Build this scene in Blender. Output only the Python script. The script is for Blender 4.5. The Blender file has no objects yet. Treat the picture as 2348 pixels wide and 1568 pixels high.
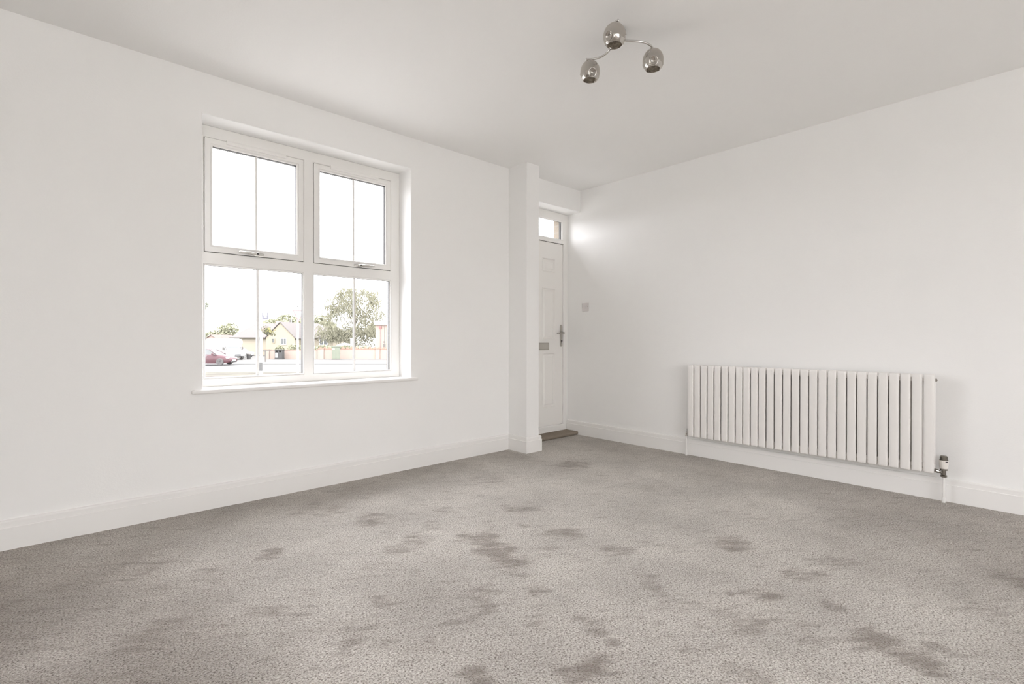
import bpy, bmesh, math, random
from mathutils import Vector, Matrix, noise
random.seed(7)
SC = bpy.context.scene
COL = SC.collection
R = math.radians

# ------------------------------------------------------------------ camera, world, exposure
RIGHT = Vector((0.73538602, -0.67764789, 0.00085933))
UP = Vector((0.00261801, 0.00410917, 0.99998813))
FWD = Vector((0.67764337, 0.73537505, -0.00479591))
cam = bpy.data.cameras.new('camera')
cam.sensor_width = 36.0
cam.lens = 17.522
cam.clip_start = 0.02
cam.clip_end = 600
camo = bpy.data.objects.new('camera', cam)
COL.objects.link(camo)
m = Matrix((RIGHT, UP, -FWD)).transposed().to_4x4()
m.translation = Vector((0, 0, 1.0))
camo.matrix_world = m
SC.camera = camo

SKY = 11.6
world = bpy.data.worlds.new('overcast')
SC.world = world
world.use_nodes = True
nt = world.node_tree
nt.nodes.clear()
wo = nt.nodes.new('ShaderNodeOutputWorld')
bg = nt.nodes.new('ShaderNodeBackground')
bg.inputs['Color'].default_value = (0.965, 0.965, 1.0, 1)      # even bright overcast
bg.inputs['Strength'].default_value = SKY
nt.links.new(bg.outputs[0], wo.inputs[0])

SC.view_settings.view_transform = 'Standard'
SC.view_settings.look = 'None'
SC.view_settings.gamma = 1.0
SC.view_settings.exposure = 0.0
SC.view_settings.use_curve_mapping = False
cy = SC.cycles
cy.use_denoising = True
cy.max_bounces = 14
cy.diffuse_bounces = 10
cy.glossy_bounces = 5
cy.transmission_bounces = 6
cy.transparent_max_bounces = 16
cy.sample_clamp_indirect = 6.0
cy.caustics_reflective = False
cy.caustics_refractive = False
cy.use_fast_gi = False

# room dimensions (metres)
YW, XR, HC = 3.374, 4.086, 2.561          # window wall, right wall, ceiling height
XL, YB = -2.60, -4.00                       # walls behind the camera
GZ = -1.25                                # street level
YO = 3.757                                # outer face of the front wall


def portal(name, loc, rot, sx, sy):
    l = bpy.data.lights.new(name, 'AREA')
    l.shape = 'RECTANGLE'
    l.size, l.size_y = sx, sy
    l.cycles.is_portal = True
    o = bpy.data.objects.new(name, l)
    o.location = loc
    o.rotation_euler = rot
    COL.objects.link(o)


# sampling portals for the sky light in the seen and added openings (they emit nothing)
portal('window_portal', (1.345, 3.70, 1.513), (R(-90), 0, 0), 1.42, 1.64)
portal('fanlight_portal', (3.64, 3.70, 2.16), (R(-90), 0, 0), 0.72, 0.24)
BW = (-2.3, 2.2, 0.10, 2.25)              # added unseen glazing behind the camera, lets in fill light: x0, x1, z0, z1
LW = (-3.6, -2.3, 0.90, 2.20)             # added unseen side glazing, more fill light: y0, y1, z0, z1
portal('rear_fill_portal', ((BW[0] + BW[1]) / 2, YB - 0.2, (BW[2] + BW[3]) / 2), (R(90), 0, 0), BW[1] - BW[0], BW[3] - BW[2])

portal('side_fill_portal', (XL - 0.2, (LW[0] + LW[1]) / 2, (LW[2] + LW[3]) / 2), (R(90), 0, R(-90)), LW[1] - LW[0], LW[3] - LW[2])

# ------------------------------------------------------------------ materials
MATS = {}


def _base(name):
    mt = bpy.data.materials.new(name)
    mt.use_nodes = True
    n = mt.node_tree.nodes
    b = n['Principled BSDF']
    return mt, mt.node_tree, n, b


def mat(name, col, rough=0.6, metal=0.0, var=0.06, scale=8.0, bump=0.0, bscale=60.0, spec=None):
    """colour with a faint procedural variation and optional fine relief"""
    if name in MATS:
        return MATS[name]
    mt, t, n, b = _base(name)
    tc = n.new('ShaderNodeTexCoord')
    nz = n.new('ShaderNodeTexNoise')
    nz.inputs['Scale'].default_value = scale
    nz.inputs['Detail'].default_value = 4
    t.links.new(tc.outputs['Object'], nz.inputs['Vector'])
    mx = n.new('ShaderNodeMix')
    mx.data_type = 'RGBA'
    mx.inputs[6].default_value = (*[c * (1 - var) for c in col], 1)
    mx.inputs[7].default_value = (*[min(1, c * (1 + var)) for c in col], 1)
    t.links.new(nz.outputs['Fac'], mx.inputs[0])
    t.links.new(mx.outputs[2], b.inputs['Base Color'])
    b.inputs['Roughness'].default_value = rough
    b.inputs['Metallic'].default_value = metal
    if spec is not None:
        b.inputs['Specular IOR Level'].default_value = spec
    if bump:
        nb = n.new('ShaderNodeTexNoise')
        nb.inputs['Scale'].default_value = bscale
        nb.inputs['Detail'].default_value = 3
        t.links.new(tc.outputs['Object'], nb.inputs['Vector'])
        bp = n.new('ShaderNodeBump')
        bp.inputs['Strength'].default_value = bump
        bp.inputs['Distance'].default_value = 0.01
        t.links.new(nb.outputs['Fac'], bp.inputs['Height'])
        t.links.new(bp.outputs[0], b.inputs['Normal'])
    MATS[name] = mt
    return mt


def glass_mat(name, tint=(1, 1, 1), gloss=0.06, rough=0.0):
    """thin clear pane: mostly straight-through, faint Fresnel reflection"""
    mt = bpy.data.materials.new(name)
    mt.use_nodes = True
    t = mt.node_tree
    n = t.nodes
    n.clear()
    out = n.new('ShaderNodeOutputMaterial')
    tr = n.new('ShaderNodeBsdfTransparent')
    tr.inputs[0].default_value = (*tint, 1)
    gl = n.new('ShaderNodeBsdfGlossy')
    gl.inputs['Roughness'].default_value = rough
    fr = n.new('ShaderNodeLayerWeight')
    fr.inputs['Blend'].default_value = 0.5
    pw = n.new('ShaderNodeMath')
    pw.operation = 'POWER'
    pw.inputs[1].default_value = 5.0
    t.links.new(fr.outputs['Facing'], pw.inputs[0])
    mr = n.new('ShaderNodeMapRange')
    mr.inputs['To Min'].default_value = 0.025
    mr.inputs['To Max'].default_value = 0.6
    t.links.new(pw.outputs[0], mr.inputs['Value'])
    mx = n.new('ShaderNodeMixShader')
    t.links.new(mr.outputs[0], mx.inputs[0])
    t.links.new(tr.outputs[0], mx.inputs[1])
    t.links.new(gl.outputs[0], mx.inputs[2])
    t.links.new(mx.outputs[0], out.inputs[0])
    return mt


def smoked_mat():
    """smoked mirror glass of the lamp shades"""
    mt = bpy.data.materials.new('smoked_glass')
    mt.use_nodes = True
    t = mt.node_tree
    n = t.nodes
    n.clear()
    out = n.new('ShaderNodeOutputMaterial')
    tr = n.new('ShaderNodeBsdfTransparent')
    tr.inputs[0].default_value = (0.62, 0.585, 0.54, 1)
    gl = n.new('ShaderNodeBsdfGlossy')
    gl.inputs['Roughness'].default_value = 0.04
    gl.inputs['Color'].default_value = (0.78, 0.75, 0.71, 1)
    nz = n.new('ShaderNodeTexNoise')
    nz.inputs['Scale'].default_value = 14
    tc = n.new('ShaderNodeTexCoord')
    t.links.new(tc.outputs['Object'], nz.inputs['Vector'])
    bp = n.new('ShaderNodeBump')
    bp.inputs['Strength'].default_value = 0.25
    bp.inputs['Distance'].default_value = 0.02
    t.links.new(nz.outputs['Fac'], bp.inputs['Height'])
    t.links.new(bp.outputs[0], gl.inputs['Normal'])
    lw = n.new('ShaderNodeLayerWeight')
    lw.inputs['Blend'].default_value = 0.35
    mr = n.new('ShaderNodeMapRange')
    mr.inputs['To Min'].default_value = 0.50
    mr.inputs['To Max'].default_value = 0.9
    t.links.new(lw.outputs['Facing'], mr.inputs['Value'])
    mx = n.new('ShaderNodeMixShader')
    t.links.new(mr.outputs[0], mx.inputs[0])
    t.links.new(tr.outputs[0], mx.inputs[1])
    t.links.new(gl.outputs[0], mx.inputs[2])
    t.links.new(mx.outputs[0], out.inputs[0])
    return mt


def carpet_mat():
    mt, t, n, b = _base('carpet')
    tc = n.new('ShaderNodeTexCoord')
    # tufts
    v = n.new('ShaderNodeTexNoise')
    v.inputs['Scale'].default_value = 165
    v.inputs['Detail'].default_value = 3.5
    v.inputs['Roughness'].default_value = 0.6
    v.inputs['Distortion'].default_value = 0.4
    t.links.new(tc.outputs['Object'], v.inputs['Vector'])
    r1 = n.new('ShaderNodeMapRange')
    r1.inputs['From Min'].default_value = 0.33
    r1.inputs['From Max'].default_value = 0.66
    t.links.new(v.outputs['Fac'], r1.inputs['Value'])
    ramp = n.new('ShaderNodeValToRGB')
    e = ramp.color_ramp.elements
    e[0].position, e[0].color = 0.0, (0.215, 0.185, 0.158, 1)
    e[1].position, e[1].color = 1.0, (0.93, 0.90, 0.855, 1)
    x = ramp.color_ramp.elements.new(0.42)
    x.color = (0.61, 0.568, 0.522, 1)
    t.links.new(r1.outputs[0], ramp.inputs['Fac'])
    # broad pile shading
    w = n.new('ShaderNodeTexNoise')
    w.inputs['Scale'].default_value = 2.2
    w.inputs['Detail'].default_value = 5
    w.inputs['Roughness'].default_value = 0.55
    t.links.new(tc.outputs['Object'], w.inputs['Vector'])
    r2 = n.new('ShaderNodeMapRange')
    r2.inputs['From Min'].default_value = 0.35
    r2.inputs['From Max'].default_value = 0.65
    r2.inputs['To Min'].default_value = 0.84
    r2.inputs['To Max'].default_value = 1.04
    t.links.new(w.outputs['Fac'], r2.inputs['Value'])
    # brushed footprints: attribute * streaky noise
    at = n.new('ShaderNodeAttribute')
    at.attribute_name = 'brushed'
    mp0 = n.new('ShaderNodeMapping')
    mp0.inputs['Rotation'].default_value = (0, 0, R(36))
    t.links.new(tc.outputs['Object'], mp0.inputs['Vector'])
    mp = n.new('ShaderNodeMapping')
    mp.inputs['Scale'].default_value = (8, 24, 1)
    t.links.new(mp0.outputs[0], mp.inputs['Vector'])
    s = n.new('ShaderNodeTexNoise')
    s.inputs['Scale'].default_value = 1.0
    s.inputs['Detail'].default_value = 6
    s.inputs['Roughness'].default_value = 0.68
    t.links.new(mp.outputs[0], s.inputs['Vector'])
    # brushed = smoothstep(mask + streaks)
    ma = n.new('ShaderNodeMath')
    ma.operation = 'MULTIPLY_ADD'
    ma.inputs[1].default_value = 3.2
    ma.inputs[2].default_value = -1.60
    t.links.new(s.outputs['Fac'], ma.inputs[0])
    mu = n.new('ShaderNodeMath')
    mu.operation = 'ADD'
    t.links.new(at.outputs['Fac'], mu.inputs[0])
    t.links.new(ma.outputs[0], mu.inputs[1])
    mu2 = n.new('ShaderNodeMapRange')
    mu2.interpolation_type = 'SMOOTHSTEP'
    mu2.inputs['From Min'].default_value = 0.02
    mu2.inputs['From Max'].default_value = 1.15
    mu2.inputs['To Max'].default_value = 0.66
    t.links.new(mu.outputs[0], mu2.inputs['Value'])
    h = n.new('ShaderNodeMix')
    h.data_type = 'RGBA'
    h.blend_type = 'MULTIPLY'
    h.inputs[0].default_value = 1.0
    t.links.new(ramp.outputs['Color'], h.inputs[6])
    t.links.new(r2.outputs[0], h.inputs[7])
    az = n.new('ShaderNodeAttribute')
    az.attribute_name = 'dark_zone'
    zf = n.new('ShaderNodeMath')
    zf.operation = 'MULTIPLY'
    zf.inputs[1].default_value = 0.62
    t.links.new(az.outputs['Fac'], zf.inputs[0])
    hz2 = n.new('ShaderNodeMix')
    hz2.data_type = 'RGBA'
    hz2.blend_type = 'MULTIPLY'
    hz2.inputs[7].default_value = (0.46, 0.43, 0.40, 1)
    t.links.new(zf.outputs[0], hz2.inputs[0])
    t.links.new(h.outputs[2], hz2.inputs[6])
    k = n.new('ShaderNodeMix')
    k.data_type = 'RGBA'
    k.inputs[7].default_value = (0.200, 0.163, 0.135, 1)
    t.links.new(mu2.outputs[0], k.inputs[0])
    t.links.new(hz2.outputs[2], k.inputs[6])
    t.links.new(k.outputs[2], b.inputs['Base Color'])
    b.inputs['Roughness'].default_value = 1.0
    b.inputs['Specular IOR Level'].default_value = 0.0
    b.inputs['Sheen Weight'].default_value = 0.15
    b.inputs['Sheen Roughness'].default_value = 0.6
    bp = n.new('ShaderNodeBump')
    bp.inputs['Strength'].default_value = 0.75
    bp.inputs['Distance'].default_value = 0.006
    t.links.new(r1.outputs[0], bp.inputs['Height'])
    t.links.new(bp.outputs[0], b.inputs['Normal'])
    return mt


def brick_mat(name, c1, c2, cm, sc=1.0, bw=0.225, rh=0.075, plane='XZ'):
    mt, t, n, b = _base(name)
    tc = n.new('ShaderNodeTexCoord')
    sp = n.new('ShaderNodeSeparateXYZ')
    t.links.new(tc.outputs['Object'], sp.inputs[0])
    cb = n.new('ShaderNodeCombineXYZ')
    t.links.new(sp.outputs[0 if plane[0] == 'X' else 1], cb.inputs[0])
    t.links.new(sp.outputs[2 if plane[1] == 'Z' else 1], cb.inputs[1])
    br = n.new('ShaderNodeTexBrick')
    br.inputs['Color1'].default_value = (*c1, 1)
    br.inputs['Color2'].default_value = (*c2, 1)
    br.inputs['Mortar'].default_value = (*cm, 1)
    br.inputs['Scale'].default_value = sc
    br.inputs['Mortar Size'].default_value = 0.008
    br.inputs['Brick Width'].default_value = bw
    br.inputs['Row Height'].default_value = rh
    t.links.new(cb.outputs[0], br.inputs['Vector'])
    t.links.new(br.outputs['Color'], b.inputs['Base Color'])
    b.inputs['Roughness'].default_value = 0.9
    return mt


M_WALL = mat('wall_paint', (0.86, 0.857, 0.85), 0.75, var=0.012, scale=1.5, bump=0.05, bscale=130, spec=0.3)
M_CEIL = mat('ceiling_paint', (0.90, 0.897, 0.89), 0.85, var=0.012, scale=1.2, bump=0.04, bscale=110, spec=0.2)
M_WOOD = mat('white_satin_wood', (0.83, 0.82, 0.805), 0.35, var=0.01, scale=5, bump=0.02, bscale=40)
M_UPVC = mat('white_upvc', (0.83, 0.82, 0.80), 0.28, var=0.008, scale=6)
M_DOOR = mat('white_door', (0.83, 0.815, 0.79), 0.35, var=0.01, scale=6)
M_RAD = mat('radiator_enamel', (0.80, 0.78, 0.76), 0.3, var=0.008, scale=6)
M_CHROME = mat('chrome', (0.72, 0.71, 0.69), 0.12, 1.0, var=0.03)
M_DARKCHROME = mat('dark_chrome', (0.30, 0.28, 0.25), 0.22, 1.0, var=0.05)
M_BRUSHED = mat('brushed_steel', (0.50, 0.48, 0.44), 0.38, 1.0, var=0.05, scale=30)
M_RUBBER = mat('black_gasket', (0.022, 0.02, 0.018), 0.55, var=0.1)
M_SWITCH = mat('switch_plastic', (0.70, 0.67, 0.665), 0.4, var=0.01)
M_BLACK = mat('black_plastic', (0.03, 0.03, 0.03), 0.5, var=0.1)
M_GLASS = glass_mat('clear_glass')
M_SMOKE = smoked_mat()
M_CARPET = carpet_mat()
M_MAT = mat('threshold_carpet', (0.30, 0.255, 0.21), 1.0, var=0.35, scale=260, bump=0.8, bscale=220, spec=0)
M_OUTER = brick_mat('outer_brick', (0.165, 0.138, 0.108), (0.18, 0.152, 0.12), (0.19, 0.17, 0.145))


# ------------------------------------------------------------------ mesh helpers
def bm_box(bm, x0, x1, y0, y1, z0, z1, mtx=None):
    vs = [bm.verts.new((x, y, z)) for x in (x0, x1) for y in (y0, y1) for z in (z0, z1)]
    if mtx:
        for v in vs:
            v.co = mtx @ v.co
    for f in ((0, 1, 3, 2), (4, 6, 7, 5), (0, 4, 5, 1), (2, 3, 7, 6), (0, 2, 6, 4), (1, 5, 7, 3)):
        bm.faces.new([vs[i] for i in f])
    return vs


def bm_prism(bm, pts, axis, a0, a1, mtx=None):
    """extrude a 2-D polygon along axis ('x','y','z') between a0 and a1"""
    def P(p, a):
        if axis == 'x':
            c = (a, p[0], p[1])
        elif axis == 'y':
            c = (p[0], a, p[1])
        else:
            c = (p[0], p[1], a)
        c = Vector(c)
        return mtx @ c if mtx else c
    A = [bm.verts.new(P(p, a0)) for p in pts]
    B = [bm.verts.new(P(p, a1)) for p in pts]
    n = len(pts)
    bm.faces.new(A)
    bm.faces.new(B[::-1])
    for i in range(n):
        bm.faces.new((A[i], B[i], B[(i + 1) % n], A[(i + 1) % n]))


def bm_lathe(bm, prof, seg=24, mtx=None, cap=True):
    """profile of (radius, z) revolved about z"""
    rings = []
    for r, z in prof:
        ring = []
        for i in range(seg):
            a = 2 * math.pi * i / seg
            c = Vector((max(r, 1e-5) * math.cos(a), max(r, 1e-5) * math.sin(a), z))
            ring.append(bm.verts.new(mtx @ c if mtx else c))
        rings.append(ring)
    for a, b2 in zip(rings, rings[1:]):
        for i in range(seg):
            bm.faces.new((a[i], a[(i + 1) % seg], b2[(i + 1) % seg], b2[i]))
    if cap:
        bm.faces.new(rings[0][::-1])
        bm.faces.new(rings[-1])


def bm_tube(bm, pts, rad, seg=10, cap=True):
    pts = [Vector(p) for p in pts]
    rings = []
    up = Vector((0, 0, 1))
    prev = None
    for i, p in enumerate(pts):
        d = (pts[min(i + 1, len(pts) - 1)] - pts[max(i - 1, 0)]).normalized()
        if prev is None:
            s = d.cross(up)
            if s.length < 1e-3:
                s = d.cross(Vector((1, 0, 0)))
            s.normalize()
        else:
            s = (prev - d * prev.dot(d)).normalized()
        prev = s
        u = s.cross(d)
        rr = rad[i] if isinstance(rad, (list, tuple)) else rad
        rings.append([bm.verts.new(p + (s * math.cos(2 * math.pi * k / seg) + u * math.sin(2 * math.pi * k / seg)) * rr) for k in range(seg)])
    for a, b2 in zip(rings, rings[1:]):
        for i in range(seg):
            bm.faces.new((a[i], a[(i + 1) % seg], b2[(i + 1) % seg], b2[i]))
    if cap:
        bm.faces.new(rings[0][::-1])
        bm.faces.new(rings[-1])


def obj(name, bm, material, parent=None, smooth=False, bevel=0.0, seg=2, loc=None, recalc=True, auto=None):
    if recalc:
        bmesh.ops.recalc_face_normals(bm, faces=bm.faces[:])
    me = bpy.data.meshes.new(name)
    bm.to_mesh(me)
    bm.free()
    if material:
        me.materials.append(material)
    if smooth:
        me.polygons.foreach_set('use_smooth', [True] * len(me.polygons))
    o = bpy.data.objects.new(name, me)
    COL.objects.link(o)
    if loc:
        o.location = loc
    if parent:
        o.parent = parent
    if bevel:
        b = o.modifiers.new('bevel', 'BEVEL')
        b.width = bevel
        b.segments = seg
        b.limit_method = 'ANGLE'
        b.angle_limit = R(35)
        b.harden_normals = False
    if auto is not None:
        try:
            me.set_sharp_from_angle(angle=R(auto))
        except Exception:
            pass
    return o


def box(name, x0, x1, y0, y1, z0, z1, material, parent=None, bevel=0.0, seg=2):
    bm = bmesh.new()
    bm_box(bm, x0, x1, y0, y1, z0, z1)
    return obj(name, bm, material, parent, bevel=bevel, seg=seg)


def tag(o, label=None, cat=None, group=None, kind=None):
    if label:
        o['label'] = label
    if cat:
        o['category'] = cat
    if group:
        o['group'] = group
    if kind:
        o['kind'] = kind
    return o


def empty(name, loc=(0, 0, 0), rz=0.0, parent=None):
    o = bpy.data.objects.new(name, None)
    o.empty_display_size = 0.1
    o.location = loc
    o.rotation_euler = (0, 0, rz)
    if parent:
        o.parent = parent
    COL.objects.link(o)
    return o


def dup(o, parent=None, loc=None):
    c = o.copy()
    COL.objects.link(c)
    if parent:
        c.parent = parent
    if loc is not None:
        c.location = loc
    return c


def wall_holes(bm, axis, a0, a1, us, zs, holes):
    """solid wall between planes a0..a1 on 'axis'; us/zs are cut lists; holes = (u0,u1,z0,z1)"""
    def hole(u, z):
        return any(h[0] < u < h[1] and h[2] < z < h[3] for h in holes)
    verts = {}

    def V(a, u, z):
        k = (round(a, 5), round(u, 5), round(z, 5))
        if k not in verts:
            verts[k] = bm.verts.new((u, a, z) if axis == 'y' else (a, u, z))
        return verts[k]
    nu, nz = len(us) - 1, len(zs) - 1
    solid = [[not hole((us[i] + us[i + 1]) / 2, (zs[j] + zs[j + 1]) / 2) for j in range(nz)] for i in range(nu)]

    def S(i, j):
        return 0 <= i < nu and 0 <= j < nz and solid[i][j]
    for i in range(nu):
        for j in range(nz):
            if not solid[i][j]:
                continue
            u0, u1, z0, z1 = us[i], us[i + 1], zs[j], zs[j + 1]
            bm.faces.new((V(a0, u0, z0), V(a0, u1, z0), V(a0, u1, z1), V(a0, u0, z1)))
            bm.faces.new((V(a1, u0, z0), V(a1, u0, z1), V(a1, u1, z1), V(a1, u1, z0)))
            if not S(i - 1, j):
                bm.faces.new((V(a0, u0, z0), V(a0, u0, z1), V(a1, u0, z1), V(a1, u0, z0)))
            if not S(i + 1, j):
                bm.faces.new((V(a0, u1, z0), V(a1, u1, z0), V(a1, u1, z1), V(a0, u1, z1)))
            if not S(i, j - 1):
                bm.faces.new((V(a0, u0, z0), V(a1, u0, z0), V(a1, u1, z0), V(a0, u1, z0)))
            if not S(i, j + 1):
                bm.faces.new((V(a0, u0, z1), V(a0, u1, z1), V(a1, u1, z1), V(a1, u0, z1)))


def sweep(bm, prof, path):
    """profile of (out, z) swept along an XY path; 'out' points to the right of travel"""
    P = [Vector(p) for p in path]
    rings = []
    for i, p in enumerate(P):
        dirs = []
        if i > 0:
            dirs.append((P[i] - P[i - 1]).normalized())
        if i < len(P) - 1:
            dirs.append((P[i + 1] - P[i]).normalized())
        ns = [Vector((d.y, -d.x)) for d in dirs]
        if len(ns) == 2:
            s = ns[0] + ns[1]
            off = s / (1 + ns[0].dot(ns[1]))
        else:
            off = ns[0]
        rings.append([bm.verts.new((p.x + off.x * o, p.y + off.y * o, z)) for o, z in prof])
    n = len(prof)
    for a, b2 in zip(rings, rings[1:]):
        for i in range(n):
            bm.faces.new((a[i], a[(i + 1) % n], b2[(i + 1) % n], b2[i]))
    bm.faces.new(rings[0])
    bm.faces.new(rings[-1][::-1])


# ------------------------------------------------------------------ room shell
WX0, WX1, WZ0, WZ1 = 0.647, 2.043, 0.690, 2.323      # window opening in the plaster
DX0, DX1, DZ1 = 3.221, XR, 2.338                     # door recess

bm = bmesh.new()
wall_holes(bm, 'y', YW, 3.60, [XL - 0.2, WX0, WX1, DX0, XR + 0.03], [-0.05, WZ0, WZ1, DZ1, HC + 0.03],
           [(WX0, WX1, WZ0, WZ1), (DX0, XR + 0.03, -1, DZ1)])
tag(obj('wall_front', bm, M_WALL, bevel=0.006, seg=3), kind='structure')
bm = bmesh.new()
wall_holes(bm, 'y', 3.602, YO, [XL - 0.3, WX0 - 0.02, WX1, DX0, XR, XR + 0.5], [GZ, 0.03, WZ0, WZ1, DZ1, HC + 0.6],
           [(WX0 - 0.02, WX1, WZ0, WZ1), (DX0, XR, 0.03, DZ1)])
tag(obj('wall_outside', bm, M_OUTER), kind='structure')
bm = bmesh.new()
bm_box(bm, XR, XR + 0.25, YB - 0.2, 3.60, -0.05, HC)
tag(obj('wall_right', bm, M_WALL), kind='structure')
bm = bmesh.new()
wall_holes(bm, 'x', XL - 0.25, XL, [YB - 0.25, LW[0], LW[1], YW], [-0.05, LW[2], LW[3], HC], [LW])
tag(obj('wall_left', bm, M_WALL), kind='structure')
bm = bmesh.new()
wall_holes(bm, 'y', YB - 0.25, YB, [XL, BW[0], BW[1], XR], [-0.05, BW[2], BW[3], HC], [(BW[0], BW[1], BW[2], BW[3])])
tag(obj('wall_back', bm, M_WALL), kind='structure')
# short nib wall beside the front door
bm = bmesh.new()
bm_box(bm, 3.067, DX0, 3.137, YW + 0.002, -0.05, HC + 0.03)
tag(obj('wall_nib', bm, M_WALL, bevel=0.003), kind='structure')
bm = bmesh.new()
bm_box(bm, XL - 0.2, XR + 0.25, YB - 0.25, 3.60, HC, HC + 0.2)
tag(obj('ceiling', bm, M_CEIL), kind='structure')

# carpeted floor: fine grid carrying the brushed-pile mask
SM = [(1.57, 1.95, 0.077, 0.066, 0.8), (1.54, 1.79, 0.083, 0.058, 0.9), (1.51, 1.66, 0.075, 0.053, 0.8), (1.31, 2.14, 0.054, 0.064, 0.5), (1.21, 2.12, 0.046, 0.04, 0.6), (0.92, 1.72, 0.05, 0.028, 0.8), (1.25, 1.52, 0.055, 0.047, 0.5), (1.2, 1.44, 0.036, 0.028, 0.7), (1.43, 1.37, 0.028, 0.031, 0.8), (1.94, 1.71, 0.079, 0.046, 0.8), (2.03, 2.11, 0.09, 0.038, 0.7), (1.85, 1.93, 0.033, 0.031, 0.6), (1.29, 2.56, 0.077, 0.067, 0.6), (0.75, 1.6, 0.044, 0.087, 0.5), (1.48, 1.56, 0.047, 0.056, 0.5), (1.49, 2.27, 0.061, 0.05, 0.5), (0.73, 2.47, 0.057, 0.056, 0.7), (1.0, 2.0, 0.047, 0.041, 0.3), (0.91, 1.16, 0.045, 0.034, 0.9), (1.17, 0.97, 0.086, 0.036, 0.8), (1.34, 0.96, 0.028, 0.046, 0.7), (1.36, 1.07, 0.03, 0.028, 0.7), (1.41, 1.15, 0.031, 0.02, 0.6), (2.45, 1.06, 0.085, 0.062, 0.8), (1.98, 1.4, 0.079, 0.044, 0.7), (2.05, 0.76, 0.048, 0.036, 0.8), (1.97, 0.84, 0.021, 0.02, 0.7), (1.79, 0.74, 0.108, 0.076, 0.5), (2.34, 0.71, 0.111, 0.047, 0.6), (2.58, 0.66, 0.082, 0.057, 0.6), (2.0, 0.39, 0.075, 0.066, 0.9), (1.98, 0.27, 0.054, 0.042, 0.8), (2.11, 0.23, 0.042, 0.045, 0.5), (3.05, 2.6, 0.111, 0.097, 0.7), (2.04, 2.13, 0.052, 0.031, 0.5), (1.83, 0.85, 0.082, 0.03, 0.4), (1.12, 1.94, 0.023, 0.025, 0.4), (2.14, 0.58, 0.033, 0.034, 0.6), (1.25, 1.22, 0.034, 0.048, 0.4), (1.32, 2.55, 0.145, 0.094, 0.3), (1.67, 2.43, 0.127, 0.059, 0.3), (2.31, 2.7, 0.186, 0.11, 0.3), (1.16, 2.89, 0.127, 0.089, 0.4), (2.23, 1.24, 0.106, 0.041, 0.3), (1.53, 0.61, 0.065, 0.039, 0.6), (1.54, 0.79, 0.114, 0.032, 0.3), (2.53, 0.16, 0.08, 0.059, 0.4), (1.07, 1.43, 0.062, 0.041, 0.35), (0.86, 1.42, 0.085, 0.046, 0.3), (0.61, 1.93, 0.096, 0.059, 0.3), (0.52, 2.43, 0.113, 0.064, 0.3), (0.28, 2.05, 0.089, 0.075, 0.4), (0.29, 2.7, 0.096, 0.083, 0.3), (2.98, 1.8, 0.176, 0.078, 0.25), (2.97, 1.04, 0.146, 0.054, 0.2), (1.76, 1.6, 0.104, 0.069, 0.25), (1.78, 1.1, 0.035, 0.089, 0.4), (2.95, 0.1, 0.054, 0.075, 0.5), (1.69, 0.98, 0.065, 0.043, 0.3), (1.91, 0.58, 0.06, 0.078, 0.35)]
STEP = 0.0165
gx = [XL, -1.6] + [-0.6 + STEP * i for i in range(int((XR + 0.6) / STEP))] + [XR]
gy = [YB, -2.0] + [-0.35 + STEP * i for i in range(int(3.95 / STEP))] + [3.60]
nx, ny = len(gx) - 1, len(gy) - 1
rx, ry = RIGHT.x, RIGHT.y
verts, faces, att, zone = [], [], [], []
for j in range(ny + 1):
    y = gy[j]
    for i in range(nx + 1):
        x = gx[i]
        # the mask edges are ragged: jitter the sample position with noise
        q = Vector((x * 9, y * 9, 0))
        jx = noise.noise(q) * 0.05
        jy = noise.noise(q + Vector((31, 7, 2))) * 0.05
        a = 0.02
        for sx, sy, wl, wf, st in SM:
            dx, dy = x + jx - sx, y + jy - sy
            if abs(dx) > 0.5 or abs(dy) > 0.5:
                continue
            u = dx * rx + dy * ry
            f = dx * -ry + dy * rx
            g = (u / (wl * 1.05)) ** 2 + (f / (wf * 1.05)) ** 2
            if g < 9:
                a = max(a, st * math.exp(-0.5 * g * g * 0.6))
        # carpet darker in a band along the window wall and the near edges
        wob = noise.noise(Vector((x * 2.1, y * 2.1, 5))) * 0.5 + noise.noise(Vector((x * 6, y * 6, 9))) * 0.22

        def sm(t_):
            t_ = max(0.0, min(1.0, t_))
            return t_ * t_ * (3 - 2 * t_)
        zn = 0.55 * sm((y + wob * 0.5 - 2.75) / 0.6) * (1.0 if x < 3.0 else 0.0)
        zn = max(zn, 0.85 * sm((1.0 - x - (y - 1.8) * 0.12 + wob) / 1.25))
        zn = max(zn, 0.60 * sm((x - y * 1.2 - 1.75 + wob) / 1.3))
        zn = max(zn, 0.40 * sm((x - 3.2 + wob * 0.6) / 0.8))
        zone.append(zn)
        a += 0.16 * zn
        att.append(a)
        verts.append((x, y, 0.0015 * noise.noise(Vector((x * 30, y * 30, 1)))))
for j in range(ny):
    for i in range(nx):
        k = j * (nx + 1) + i
        faces.append((k, k + 1, k + nx + 2, k + nx + 1))
me = bpy.data.meshes.new('floor')
me.from_pydata(verts, [], faces)
me.polygons.foreach_set('use_smooth', [True] * len(me.polygons))
at = me.attributes.new('brushed', 'FLOAT', 'POINT')
at.data.foreach_set('value', att)
at = me.attributes.new('dark_zone', 'FLOAT', 'POINT')
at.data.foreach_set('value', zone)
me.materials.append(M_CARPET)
floor = bpy.data.objects.new('floor', me)
COL.objects.link(floor)
tag(floor, kind='structure')
box('floor_slab', XL - 0.1, XR + 0.1, YB - 0.2, 3.6, -0.2, -0.012, mat('screed', (0.4, 0.39, 0.37), 0.9), floor)

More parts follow.
